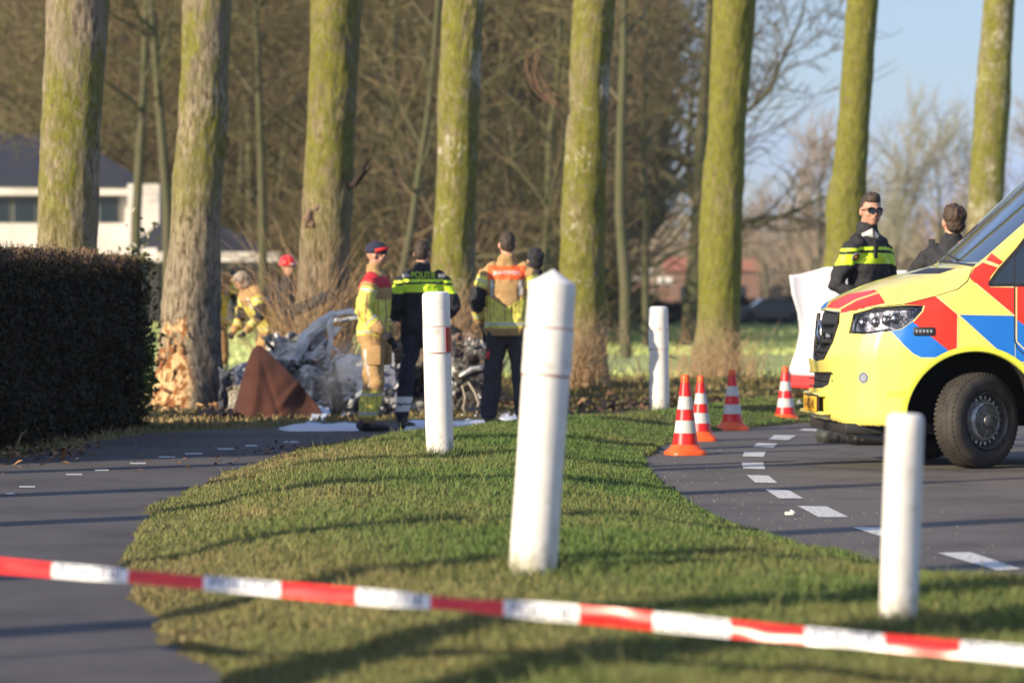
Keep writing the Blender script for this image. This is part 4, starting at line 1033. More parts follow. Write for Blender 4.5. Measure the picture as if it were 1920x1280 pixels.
# fine near the front, coarse behind; both meet at a seam hidden in the door gap
def clipf(fn, a, b): return lambda x, y, z: np.maximum(fn(x, y, z), np.maximum(a - x, x - b))
vv, qq = surface_nets(vf, (-.12, -1.1, .2), (6.05, 1.1, 2.75), .03)
def grad(p, e=.004):
    g = np.stack([vf(p[:, 0] + e, p[:, 1], p[:, 2]) - vf(p[:, 0] - e, p[:, 1], p[:, 2]), vf(p[:, 0], p[:, 1] + e, p[:, 2]) - vf(p[:, 0], p[:, 1] - e, p[:, 2]), vf(p[:, 0], p[:, 1], p[:, 2] + e) - vf(p[:, 0], p[:, 1], p[:, 2] - e)], 1) / (2 * e)
    return g
for _ in range(3):
    g = grad(vv); f0 = vf(vv[:, 0], vv[:, 1], vv[:, 2]); n2_ = (g * g).sum(1) + .05
    vv = vv - np.clip(f0 / n2_, -.02, .02)[:, None] * g
# even the net along the surface once
bm = bmesh.new(); me = npmesh('tmpvan', vv, qq); bm.from_mesh(me); bm.normal_update()
VMATS = ['paint', 'red', 'blue', 'plastic', 'lime']
M_YEL = mat('ambulance_yellow', (.81, .71, .15), .30, coat=.7, spec=.5, col2=(.77, .67, .14), scale=3)
M_VRED = mat('stripe_red', (.72, .035, .015), .35, coat=.3); M_VBLU = mat('stripe_blue', (.012, .17, .62), .35, coat=.3)
M_PLA = mat('black_plastic', (.014, .014, .015), .5, col2=(.03, .028, .026), scale=30); M_LIME = mat('lime_trim', (.66, .70, .07), .45)
M_CREAM = mat('stripe_edge', (.80, .68, .30), .4)
M_WELL = mat('wheel_well', (.008, .008, .008), .9)
CUTS = [  # (part, material, polygon in photo pixels)
    ('body', 1, [(1859,474),(1881,491),(1873,498),(1847,489)]),
    ('body', 1, [(1843,492),(1871,501.5),(1858,518),(1853,533),(1860,537),(1903,536),(1903,593),(1817,521),(1826,503)]),
    ('body', 1, [(1692,571),(1755,555),(1796,589),(1794,661),(1785,662),(1711,603),(1731,580),(1731,573)]),
    ('body', 2, [(1671,621),(1690,617),(1711,603),(1785,662),(1761,670),(1727,670),(1711,662),(1692,644)]),
    ('body', 2, [(1797,589),(1903,590.6),(1903,686)]),
    ('body', 1, [(1904,536),(2100,536),(2100,745),(1904,597)]),
    ('body', 2, [(1904,597),(2100,745),(2100,860),(1904,686)]),
    ('hood', 1, [(1549,576),(1560,565),(1590,551),(1640,543),(1645,547),(1604,561),(1572,579)]),
    ('hood', 1, [(1576,580),(1607,563),(1648,549.5),(1661,569),(1620,577),(1577,587)]),
    ('hood', 2, [(1535,580),(1543,569),(1556,561),(1548,577)]),
    ('hood', 1, [(1579,543),(1600,534),(1624,528),(1615,534),(1592,542)]),
    ('hood', 3, [(1702,514),(1739,502),(1793,502.7),(1762,513)]),
    ('lens', 5, [(1591,625),(1600,588),(1640,577),(1699,572),(1731,573),(1728,585),(1711,602),(1690,616),(1671,621),(1627,627)]),
    ('grille', 6, [(1540,580),(1575,583),(1574,604),(1562,641),(1545,674),(1531,677),(1505,663),(1505,600),(1515,582)]),
    ('grille', 6, [(1510,697),(1560,697),(1553,721),(1542,727),(1510,727)]),
    ('fog', 3, [(1619 + 8.5 * math.cos(a * math.pi / 8), 708 + 11 * math.sin(a * math.pi / 8)) for a in range(16)]),
    ('windscreen', 7, [(1700,497),(1763,489),(1826,497.5),(1845,484),(1935,405),(2060,300),(2100,180),(1950,180),(1700,420)]),
    ('side_window', 7, [(1856,533),(1872,509),(1908,468),(1960,400),(2010,330),(2160,325),(2160,535),(1904,533)]),
    ('lime', 4, [(1662,733),(1712,731),(1709,745),(1662,747)]),
    ('hoodall', 0, [(1500,585),(1577,587),(1620,578),(1692,571),(1755,555),(1796,542),(1814,527),(1826,497.5),(1763,489),(1700,480),(1500,560)]),
]
lay_m = bm.faces.layers.int.new('m'); lay_p = bm.faces.layers.int.new('p')
def facing(f): return (f.calc_center_median() - CAML).dot(f.normal) < .02
for part, mi, poly in CUTS:
    xs_ = [p[0] for p in poly]; ys_ = [p[1] for p in poly]; bb = (min(xs_) - 16, max(xs_) + 16, min(ys_) - 16, max(ys_) + 16)
    def cand():
        out = []
        for f in bm.faces:
            c = f.calc_center_median()
            if c.x > 2.6: continue
            if part in ('windscreen',) and (f.normal.z < .15 or c.x < .9 or f.normal.x > -.3): continue
            if part in ('hood', 'hoodall') and f.normal.z < .12: continue
            if part == 'side_window' and (f.normal.y > -.6): continue
            if part in ('body',) and f.normal.y > -.1: continue
            if part in ('lens', 'fog', 'lime') and f.normal.y > .05: continue
            if not facing(f) and part not in ('windscreen', 'grille', 'hood', 'hoodall'): continue
            px, py = vproj(c)
            if bb[0] < px < bb[1] and bb[2] < py < bb[3]: out.append(f)
        return out
    cd = cand()
    for i in range(len(poly)):
        a, b = vray(*poly[i]), vray(*poly[(i + 1) % len(poly)]); nrm = a.cross(b)
        if nrm.length < 1e-7: continue
        e0 = poly[i]; e1 = poly[(i + 1) % len(poly)]
        x0, x1 = min(e0[0], e1[0]) - 14, max(e0[0], e1[0]) + 14; y0_, y1_ = min(e0[1], e1[1]) - 14, max(e0[1], e1[1]) + 14
        loc = [f for f in cd if f.is_valid and (lambda q: x0 < q[0] < x1 and y0_ < q[1] < y1_)(vproj(f.calc_center_median()))]
        if not loc: continue
        geom = list({*loc} | {e for f in loc for e in f.edges} | {v for f in loc for v in f.verts})
        bmesh.ops.bisect_plane(bm, geom=geom, plane_co=CAML, plane_no=nrm.normalized(), dist=1e-5)
        bm.normal_update(); cd = cand()
    pid = {'body': None, 'hood': None, 'lens': 3, 'grille': 4, 'fog': None, 'windscreen': 1, 'side_window': 2, 'lime': None, 'hoodall': 5}[part]
    for f in cd:
        px, py = vproj(f.calc_center_median())
        if in_poly(np.array([px]), np.array([py]), poly)[0]:
            if part == 'hoodall':
                if f[lay_p] == 0: f[lay_p] = 5
            else:
                f[lay_m] = mi
                if pid: f[lay_p] = pid
for f in bm.faces:
    c = f.calc_center_median()
    dwell = min(math.hypot(c.x - wx, c.z - .36) for wx in (1.03, 4.72))
    if dwell < .515 and (abs(f.normal.y) < .6 or abs(c.y) < .9): f[lay_m] = 8
    elif f.normal.z < -.75 and c.z < .45: f[lay_m] = 3
    elif c.z < .42 and c.x > 1.5: f[lay_m] = 3
    elif f[lay_p] == 0 and f[lay_m] == 0 and c.x > 2.9 and abs(c.y) > .75 and f.normal.z < .5:      # livery on the box behind the cab
        k = (c.x + c.z * 1.1) % 1.9
        if .55 < c.z < 1.25 and k < .62: f[lay_m] = 2
        elif .55 < c.z < 2.0 and k > 1.25: f[lay_m] = 1
bm.normal_update(); bm.to_mesh(me); me.update()
vnorm = np.zeros(len(me.vertices) * 3); me.vertices.foreach_get('normal', vnorm); vnorm = vnorm.reshape(-1, 3)
VB = BVHTree.FromBMesh(bm)
M_GLASS = mat('tinted_glass', (.012, .018, .026), .02, spec=.9, coat=1.0)
def lens_mat():
    m = bpy.data.materials.new('clear_lens'); m.use_nodes = True; n, l = m.node_tree.nodes, m.node_tree.links; n.clear()
    o = n.new('ShaderNodeOutputMaterial'); mi = n.new('ShaderNodeMixShader'); tr = n.new('ShaderNodeBsdfTransparent'); gl = n.new('ShaderNodeBsdfGlossy'); gl.inputs['Roughness'].default_value = .03
    fr = n.new('ShaderNodeFresnel'); fr.inputs['IOR'].default_value = 1.5; tr.inputs['Color'].default_value = (.93, .94, .96, 1)
    l.new(fr.outputs[0], mi.inputs[0]); l.new(tr.outputs[0], mi.inputs[1]); l.new(gl.outputs[0], mi.inputs[2]); l.new(mi.outputs[0], o.inputs[0]); return m
M_LENS = lens_mat(); M_CHROME = mat('lamp_chrome', (.62, .62, .66), .22, metal=1.0, col2=(.35, .35, .4), scale=60); M_LAMPD = mat('lamp_dark', (.42, .42, .47), .25, metal=.8, spec=.8, col2=(.06, .06, .08), scale=14, lo=.42, hi=.52)
allm = [M_YEL, M_VRED, M_VBLU, M_PLA, M_LIME, M_LENS, M_PLA, M_GLASS, M_WELL]
names = {0: 'body', 1: 'windscreen', 2: 'side_window', 3: 'headlight_glass', 4: 'grille_backing', 5: 'hood'}
VP = {}
for pid, nm in names.items():
    fl = [f for f in bm.faces if f[lay_p] == pid]; used = {}; vs_ = []; fs_ = []; ms_ = []; ns_ = []
    off = {4: -.035, 1: .0, 2: 0}.get(pid, 0)
    for f in fl:
        ff = []
        for v in f.verts:
            if v.index not in used:
                used[v.index] = len(vs_); nn_ = Vector(vnorm[v.index]); vs_.append(v.co + nn_ * off); ns_.append(tuple(nn_))
            ff.append(used[v.index])
        fs_.append(tuple(ff)); ms_.append(f[lay_m])
    if not fs_: continue
    m2 = bpy.data.meshes.new(nm); m2.from_pydata([tuple(v) for v in vs_], [], fs_)
    for m in allm: m2.materials.append(m)
    m2.polygons.foreach_set('material_index', ms_); m2.polygons.foreach_set('use_smooth', [True] * len(fs_)); m2.update()
    m2.normals_split_custom_set_from_vertices(ns_)
    VP[pid] = link(nm, m2, van)
    if pid == 3:   # reflector bowl behind the glass
        m3 = m2.copy(); m3.name = 'reflector_bowl'; m3.materials.clear(); m3.materials.append(M_LAMPD)
        for v, q in zip(m3.vertices, ns_): v.co = v.co - Vector(q) * .035
        m3.polygons.foreach_set('material_index', [0] * len(m3.polygons)); link('reflector_bowl', m3, VP[3])
bpy.data.meshes.remove(me)
def hit(px, py, off=0.0):
    h = VB.ray_cast(CAML, vray(px, py))
    if h[0] is None: h = VB.find_nearest(CAML + vray(px, py) * 24.5)
    return h[0] + h[1] * off, h[1]
def ribbon(mb, pts, w, off=.0015, n=5, m=0, closed=False):
    """thin strip lying on the bodywork along a line"""
    if closed: pts = pts + [pts[0]]
    fine = []
    for a, b in zip(pts[:-1], pts[1:]):
        for i in range(n): fine.append((a[0] + (b[0] - a[0]) * i / n, a[1] + (b[1] - a[1]) * i / n))
    fine.append(pts[-1]); H = [hit(*p) for p in fine]; vs_ = []
    for i, (p, nn_) in enumerate(H):
        t = H[min(i + 1, len(H) - 1)][0] - H[max(i - 1, 0)][0]
        s_ = nn_.cross(t); s_ = s_.normalized() if s_.length > 1e-6 else Vector((0, 0, 1))
        for k, o_ in ((-1, 0), (0, 1), (1, 0)): vs_.append(p + s_ * (k * w / 2) + nn_ * (off + .0004 * o_))
    mb.add(vs_, [(3 * i + j, 3 * i + j + 1, 3 * i + j + 4, 3 * i + j + 3) for i in range(len(H) - 1) for j in (0, 1)], m)
mb = MB()
ribbon(mb, [(1577,587),(1620,578),(1692,571),(1755,555),(1796,542),(1814,527),(1825,500)], .008)
ribbon(mb, [(1577,587),(1540,581)], .010); mb.obj('hood_seam', M_PLA, van)
mb = MB(); ribbon(mb, [(1902,537),(1902,590),(1902,634),(1906,650),(1920,664),(1945,672)], .009); ribbon(mb, [(1902,533),(1903,470),(1925,440)], .008); mb.obj('door_seam', M_PLA, van)
mb = MB()
for pl in [[(1843,491),(1872,500)], [(1846,488),(1874,498)], [(1817,521),(1902,592)], [(1755,555),(1796,589),(1795,661)], [(1671,622),(1692,645),(1711,663),(1727,671),(1762,671)], [(1797,589),(1902,591)], [(1797,590),(1901,684)],
           [(1733,573),(1730,583),(1712,603)], [(1573,580),(1605,562),(1647,548.5)], [(1577,588),(1661,569.5)], [(1906,538),(1906,640),(1922,656)], [(1856,537),(1901,538)], [(1900,679),(1925,679)]]:
    ribbon(mb, pl, .009, .002)
mb.obj('stripe_edging', M_CREAM, van)
mb = MB(); ribbon(mb, [(1854,534),(1872,508),(1908,467),(1960,399)], .028, .003); ribbon(mb, [(1854,534.5),(1903,534),(2000,536)], .022, .003); mb.obj('window_rubber', M_PLA, van)
mb = MB(); ribbon(mb, [(1763,489.5),(1795,494),(1827,498)], .03, .003); mb.obj('windscreen_rubber', M_PLA, van)
# arch lip
for wx in (1.03, 4.72):
    mb = MB(); vs_ = []; K = 36
    for i in range(K + 1):
        a = R(-8 + 196 * i / K)
        for (r, y) in ((.497, .97), (.505, 1.004), (.522, 1.010), (.545, 1.003)):
            yy = y
            xx, zz2 = wx + r * math.cos(a), .36 + r * math.sin(a)
            h = VB.find_nearest(Vector((xx, -1.05, zz2)))
            vs_.append((xx, (h[0].y if h[0] is not None and h[0].y < -.8 else -1.0) - (y - 1.0) * .8 - .002, zz2))
    mb.add(vs_, [(4 * i + j, 4 * i + j + 1, 4 * i + j + 5, 4 * i + j + 4) for i in range(K) for j in range(3)])
    mb.obj('arch_trim', M_LIME if wx < 2 else M_PLA, van)
# headlight inside: chrome eyebrow and three projector blocks
hl = VP[3]
mb = MB()
def inner(px, py, d): p, n_ = hit(px, py, -d); return p
mb.tube([inner(*q, .018) for q in [(1602,590),(1640,580),(1698,576),(1722,577)]], [.010, .010, .010, .006], 8)
mb.tube([inner(*q, .018) for q in [(1604,594),(1598,606),(1596,620)]], [.012, .015, .012], 8)
mb.tube([inner(*q, .018) for q in [(1597,621),(1627,622),(1668,616)]], .006, 6)
mb.obj('chrome_trim', M_CHROME, hl)
for i, (x, y) in enumerate([(1613,604), (1638,603), (1658,600), (1676,597)]):
    c = inner(x, y, .03); w = MB(); w.ball(c, (.034, .034, .040), seg=14, rings=8); w.box(c + Vector((.015, 0, .035)), (.06, .02, .012), bev=.003); w.box(c + Vector((.028, -.005, -.01)), (.012, .02, .07), rot=Matrix.Rotation(.5, 3, 'Y'), bev=.003)
    w.obj('projector', M_CHROME, hl)
mb = MB()
for i in range(6): c = inner(1692 + i * 5.2, 603 - i * 4.4, .012); mb.box(c, (.012, .012, .014), bev=.003)
mb.obj('indicator', M_CHROME, hl)
hl['label'] = 'clear wraparound headlight'
# grille: frame, bars and emblem
gr = VP[4]; gr.name = 'grille'
mb = MB()
for z in (.86, .93, 1.0, 1.07):
    yw = .40 - .06 * (1.08 - z) * 4
    mb.tube([(.045 + .09 * (abs(y) / .5) ** 2.2 + .05 * max(0, z - .95), y, z) for y in np.linspace(-yw, yw, 15)], [(.010, .016)] * 15, 8)
mb.obj('bar', M_PLA, gr)
mb = MB(); fr = [(-.44, 1.14), (-.40, 1.0), (-.33, .88), (-.20, .80), (0, .785), (.20, .80), (.33, .88), (.40, 1.0), (.44, 1.14)]
mb.tube([(.035 + .10 * (abs(y) / .5) ** 2.2 + .05 * max(0, z - .95), y, z) for y, z in fr], .016, 8); mb.obj('surround', M_PLA, gr)
mb = MB(); mb.lathe([(.085, -.012), (.105, -.01), (.112, .0), (.105, .012), (.095, .014), (.085, .012)], 28, M=Matrix.Translation((.045, 0, .985)) @ Matrix.Rotation(R(90), 4, 'Y'))
for a in (90, 210, 330): mb.tube([(.04, 0, .985), (.04, .09 * math.cos(R(a)), .985 + .09 * math.sin(R(a)))], [.016, .004], 6)
mb.obj('emblem', mat('chrome', (.7, .7, .72), .12, metal=1), gr)
mb = MB(); mb.box((.075, -.22, .985), (.03, .09, .055), bev=.008); mb.obj('grille_light', mat('strobe_glass', (.25, .28, .35), .15, spec=.8), gr); mb = MB(); mb.box((.075, .22, .985), (.03, .09, .055), bev=.008); mb.obj('grille_light', MATS['strobe_glass'], gr)
mb = MB()
for z in (.585, .64, .69): mb.tube([(.05 + .02 * abs(y), y, z) for y in (-.5, -.25, 0, .25, .5)], .007, 6)
mb.obj('intake_bar', M_PLA, van)
# number plate
pl = thing('number_plate', '', 'x', (0, 0, 0)); del pl['category']; del pl['label']; pl.parent = van
pc = Vector((-.03, -.04, .46))
MB().box(pc, (.012, .52, .115), bev=.003).obj('plate', mat('plate_yellow', (.80, .42, .03), .45), pl)
MB().box(pc + Vector((.014, 0, 0)), (.014, .56, .14), bev=.004).obj('plate_holder', M_PLA, pl)
tm = text_mesh('R-482-HK', .105, .0006)
for v in tm.vertices: v.co = Vector((pc.x - .0075, -v.co.x + pc.y, v.co.y - .036 + pc.z)) + Vector((0, 0, 0))
tm.materials.clear(); tm.materials.append(M_PLA); link('plate_lettering', tm, pl)
# bumper step ledges and lower lip
MB().box((.02, 0, .395), (.09, .95, .025), bev=.01).obj('bumper_lip', M_YEL, van)
MB().box((.022, 0, .53), (.075, .72, .028), bev=.01).obj('bumper_step', M_YEL, van)
MB().box((.5, 0, .29), (.8, 1.5, .08), bev=.02).obj('underguard', M_PLA, van)
# side strobe light
c, n_ = hit(1732.5, 621, .006); mb = MB()
tdir = (hit(1745, 621)[0] - hit(1720, 621)[0]).normalized(); zr_ = n_.cross(tdir).normalized(); M3 = Matrix((tdir, n_, zr_)).transposed()
st = mb.box(c, (.155, .018, .062), rot=M3, bev=.009).obj('side_strobe', M_PLA, van)
mb = MB()
for i in range(5): mb.box(c + tdir * (-.052 + .026 * i) + n_ * .010, (.016, .008, .022), rot=M3, bev=.002)
mb.obj('strobe_cell', mat('strobe_glass', (.25, .28, .35), .15, spec=.8), st)
c, n_ = hit(1619, 708, .0); mb = MB(); q = n_.to_track_quat('Z', 'Y').to_matrix().to_4x4()
mb.lathe([(.0, .004), (.028, .004), (.030, -.002), (.036, .004), (.041, .002), (.043, -.008)], 24, M=Matrix.Translation(c) @ q); mb.obj('bumper_sensor', mat('strobe_glass', (.25, .28, .35), .15, spec=.8), van)
# wipers at the scuttle
mb = MB()
for a, b in [((.985, -.60, 1.535), (1.03, .10, 1.60)), ((.965, .1, 1.53), (1.03, .72, 1.60))]:
    mb.tube([a, b], [.012, .007], 6)
mb.obj('wiper', M_PLA, van)
# mirror, roof light bar, rear lamps (out of the picture to the right)
MB().box((1.55, -1.16, 1.72), (.12, .22, .36), bev=.03).obj('mirror', M_PLA, van); MB().tube([(1.5, -.95, 1.5), (1.53, -1.1, 1.6)], .025, 8).obj('mirror_arm', M_PLA, van)
MB().box((2.5, 0, 2.66), (.4, 1.3, .14), bev=.04).obj('light_bar', mat('blue_beacon', (.02, .08, .5), .1, spec=.8, coat=1), van)
for y in (-.93, .93): MB().box((5.925, y, 1.2), (.05, .12, .5), bev=.01).obj('tail_light', M_REDP, van)
# wheels
M_RIM = mat('rim_grey', (.17, .17, .165), .45, metal=.5, col2=(.09, .085, .075), scale=22); M_TYRE = mat('tyre', (.022, .020, .018), .8, col2=(.055, .047, .038), scale=7, lo=.4, hi=.7, bump=.002, bscale=60)
M_RIMB = mat('rim_silver', (.60, .60, .58), .38, metal=.6, col2=(.25, .24, .22), scale=25)
def wheel(cx, cy, steer, sgn, lab=None):
    w = thing('wheel', '', 'x'); del w['category']; del w['label']; w.parent = van; w.location = (cx, cy, .352)
    w.rotation_euler = (R(90), 0, steer) if sgn < 0 else (R(-90), 0, steer)       # local +Z points outwards
    o = .12
    prof = [(.205, o - .055), (.215, o - .02), (.235, o - .006), (.262, o + .003), (.30, o + .001), (.325, o - .012), (.342, o - .032), (.350, o - .058), (.352, 0), (.350, -.062), (.342, -.09), (.32, -.11), (.26, -.115), (.205, -.08)]
    MB().lathe(prof, 72).obj('tyre', M_TYRE, w)
    mb = MB()
    for k in range(60):
        a = 2 * math.pi * k / 60
        for zc, dz, ph in ((o - .05, .05, 0), (.02, .045, .5), (-.03, .045, 0), (-.08, .045, .5)):
            aa = a + ph * 2 * math.pi / 60; rr = .3485 if abs(zc) < .06 else .3425
            mb.box((rr * math.cos(aa), rr * math.sin(aa), zc), (.012, .022, dz * .8), rot=Matrix.Rotation(aa, 3, 'Z') @ Matrix.Rotation(.3, 3, 'X'))
    mb.obj('tread', M_TYRE, w, smooth=False)
    MB().lathe([(.212, o - .075), (.214, o - .018), (.206, o - .004), (.200, o - .012), (.196, o - .05), (.18, o - .085), (.165, o - .075)], 60).obj('rim_well', M_RIM, w)
    MB().lathe([(.165, o - .078), (.150, o - .045), (.138, o - .018), (.126, o - .012), (.118, o - .03)], 60).obj('rim', M_RIMB, w)
    mb = MB()
    for k in range(22):
        a = 2 * math.pi * k / 22; mb.box((.172 * math.cos(a), .172 * math.sin(a), o - .060), (.030, .022, .014), rot=Matrix.Rotation(a, 3, 'Z'), bev=.004)
    mb.obj('rim_teeth', M_RIMB, w)['kind'] = 'stuff'
    MB().lathe([(.120, o - .032), (.116, o - .018), (.09, o - .010), (.05, o - .006), (.045, o + .010), (.03, o + .016), (0, o + .016)], 40).obj('hub_cap', M_RIM, w)
    mb = MB()
    for k in range(6):
        a = 2 * math.pi * k / 6 + .3; mb.lathe([(.012, 0), (.012, .016), (0, .016)], 6, M=Matrix.Translation((.082 * math.cos(a), .082 * math.sin(a), o - .012)))
    mb.obj('wheel_nut', M_RIM, w)
    return w
wheel(1.075, -.82, R(33), -1); wheel(1.03, .82, R(33), 1); wheel(4.72, -.86, 0, -1); wheel(4.72, .86, 0, 1)
MB().tube([(1.03, -.75, .36), (1.03, .75, .36)], .05, 10).obj('axle', M_PLA, van)
# dark crumpled bag on the road behind the ambulance
mb = MB()
for i in range(7): mb.ball((rnd.uniform(-.24, .24), rnd.uniform(-.1, .1), rnd.uniform(.04, .12)), (rnd.uniform(.10, .2), .12, rnd.uniform(.06, .11)))
me = remeshed(mb, .022, 1)
co = np.array([v.co[:] for v in me.vertices]); no = np.array([v.normal[:] for v in me.vertices]); co += no * (fbm(co * 11, 3, 4) * .03)[:, None]
me.vertices.foreach_set('co', co.ravel()); me.materials.append(mat('dark_sack', (.03, .032, .03), .6, col2=(.07, .07, .065), scale=9))
o = link('crumpled_sack', me); q = G(1600, 829); o.location = (q[0], q[1], .0); tag(o, 'dark crumpled sack lying on the road under the ambulance bumper', 'sack')
# ------------------------------------------------------------------ people
M_SKIN = mat('skin', (.52, .29, .20), .5, col2=(.46, .23, .16), scale=14, spec=.35)
M_LIP = mat('lips', (.40, .16, .13), .5); M_HAIR = mat('dark_hair', (.030, .020, .013), .7, col2=(.06, .04, .028), scale=90, stretch=(1, 1, .3), bump=.003, bscale=120)
M_BROWNH = mat('brown_hair', (.035, .020, .013), .7, col2=(.07, .04, .024), scale=70, stretch=(1, 1, .3), bump=.003, bscale=120)
M_TAN = mat('tan_turnout', (.44, .275, .115), .85, col2=(.36, .22, .09), scale=9, bump=.003, bscale=90)
M_HV = mat('hi_vis_yellow', (.76, .72, .12), .6, col2=(.64, .60, .10), scale=20); M_HVG = mat('police_yellow', (.62, .88, .03), .5)
M_SILV = mat('silver_tape', (.52, .50, .46), .4); M_ORG = mat('orange_yoke', (.80, .11, .02), .7); M_REDJ = mat('red_yoke', (.50, .02, .03), .7)
M_BLK = mat('black_cloth', (.014, .014, .018), .85, col2=(.028, .028, .034), scale=18, bump=.002, bscale=120); M_NAVY = mat('navy_trousers', (.018, .020, .032), .85, col2=(.03, .032, .048), scale=16, bump=.002)
M_CHAR = mat('charcoal_trousers', (.032, .030, .036), .85, col2=(.045, .042, .048), scale=16, bump=.002); M_BOOT = mat('black_leather', (.012, .012, .012), .4, spec=.6)
M_WHT = mat('reflective_white', (.74, .74, .72), .4); M_GREYT = mat('grey_lettering', (.42, .42, .42), .5); M_KNIT = mat('navy_knit', (.020, .022, .045), .95, col2=(.03, .03, .06), scale=60, bump=.004, bscale=100)
M_REDH = mat('red_helmet', (.75, .02, .02), .2, coat=.8); M_GREYH = mat('grey_hood', (.34, .28, .23), .9, col2=(.26, .21, .17), scale=20, bump=.004); M_LENSB = mat('sunglass_lens', (.004, .004, .004), .05, spec=.8)
V3 = lambda *a: np.array(a, float)

def chain(mb, pts, rad, seg=16):
    """closed tapered limb with rounded ends; rad = (rx, ry) per ring, rx along local x"""
    pts = [np.array(p, float) for p in pts]; rad = [r if hasattr(r, '__len__') else (r, r) for r in rad]
    n = len(pts); vs, fs = [], []; rings = []
    tan = [pts[min(i + 1, n - 1)] - pts[max(i - 1, 0)] for i in range(n)]; tan = [t / (np.linalg.norm(t) + 1e-9) for t in tan]
    for s_, i in ((-1, 0), (1, n - 1)):
        pass
    def ring(p, t, r):
        ref = V3(1, 0, 0) if abs(t[0]) < .85 else V3(0, 1, 0)
        u = ref - t * ref.dot(t); u /= np.linalg.norm(u); w = np.cross(t, u)
        return [p + u * math.cos(2 * math.pi * k / seg) * r[0] + w * math.sin(2 * math.pi * k / seg) * r[1] for k in range(seg)]
    m0 = min(rad[0]); m1 = min(rad[-1])
    for a in (.95, .8, .5): c = math.sqrt(1 - a * a); rings.append(ring(pts[0] - tan[0] * m0 * a, tan[0], (rad[0][0] * c, rad[0][1] * c)))
    for p, t, r in zip(pts, tan, rad): rings.append(ring(p, t, r))
    for a in (.5, .8, .95): c = math.sqrt(1 - a * a); rings.append(ring(pts[-1] + tan[-1] * m1 * a, tan[-1], (rad[-1][0] * c, rad[-1][1] * c)))
    for r in rings: vs += r
    for i in range(len(rings) - 1):
        for k in range(seg): a, b = i * seg + k, i * seg + (k + 1) % seg; fs.append((a, b, b + seg, a + seg))
    fs.append(tuple(range(seg))[::-1]); fs.append(tuple((len(rings) - 1) * seg + k for k in range(seg)))
    mb.add(vs, fs)
def lerp(a, b, t): return np.array(a) * (1 - t) + np.array(b) * t
def hand(mb, wrist, elbow, curl=.5, palm_in=V3(0, 0, 0)):
    d = wrist - elbow; d /= np.linalg.norm(d); side = palm_in / (np.linalg.norm(palm_in) + 1e-9) if np.linalg.norm(palm_in) > 0 else V3(-1, 0, 0)
    side = side - d * side.dot(d); side /= np.linalg.norm(side); across = np.cross(d, side)      # side = palm normal, across = along knuckles
    chain(mb, [wrist - d * .01, wrist + d * .03, wrist + d * .085], [.026, .032, .036] if False else [(.024, .024), (.030, .030), (.030, .030)], 12)
    for k, L in enumerate((.070, .080, .075, .058)):
        b = wrist + d * .085 + across * (.030 - .020 * k); dd = d; p = [b]
        for j in range(3):
            dd = dd * math.cos(curl) + side * math.sin(curl); dd /= np.linalg.norm(dd); p.append(p[-1] + dd * L / 3)
        chain(mb, [b - d * .02] + p, [.0095, .0095, .009, .0085, .0075], 8)
    b = wrist + d * .035 + across * .03; chain(mb, [b, b + d * .025 + across * .018 + side * .008, b + d * .055 + across * .018 + side * .022], [.011, .010, .0085], 8)
def head(mb, c, yaw, pitch=0, roll=0):
    """c = centre of the head; faces local -Y before yaw"""
    M = Matrix.Rotation(yaw, 3, 'Z') @ Matrix.Rotation(pitch, 3, 'X') @ Matrix.Rotation(roll, 3, 'Y'); T = lambda *p: V3(*(M @ Vector(p))) + c
    q = lambda p, r: mb.ball(tuple(T(*p)), r, seg=18, rings=12, rot=M)
    q((0, .012, .022), (.074, .094, .094)); q((0, -.022, -.035), (.060, .066, .080)); q((0, -.048, -.082), (.034, .034, .028)); q((0, -.006, -.06), (.062, .06, .05))
    q((0, -.086, .012), (.055, .016, .012))           # brow
    for s in (-1, 1):
        q((s * .030, -.076, -.006), (.014, .010, .010)); q((s * .040, -.062, -.030), (.022, .020, .020)); q((s * .079, .004, -.012), (.010, .020, .032))
    chain(mb, [T(0, -.088, .002), T(0, -.104, -.026), T(0, -.102, -.034)], [.0085, .0125, .012], 8)
    q((0, -.083, -.056), (.025, .011, .006)); q((0, -.081, -.068), (.022, .011, .007))
    return T, M
def fold(me, amp, sc, seed, stretch=(1, 1, .5), zlim=None):
    co = np.array([v.co[:] for v in me.vertices]); no = np.array([v.normal[:] for v in me.vertices])
    n = fbm(co * sc * np.array(stretch), 3, seed); d = (1 - 2 * np.abs(n)) * amp
    co += no * d[:, None]; me.vertices.foreach_set('co', co.ravel()); me.update()
def paint(me, mats, fn):
    for m in mats: me.materials.append(m)
    c = np.zeros(len(me.polygons) * 3); me.polygons.foreach_get('center', c); c = c.reshape(-1, 3)
    me.polygons.foreach_set('material_index', fn(c).astype(np.int32))
def seg_t(c, a, b):
    a, b = np.array(a), np.array(b); ab = b - a; t = np.clip(((c - a) @ ab) / (ab @ ab), 0, 1); return t, np.linalg.norm(c - a - t[:, None] * ab, axis=1)

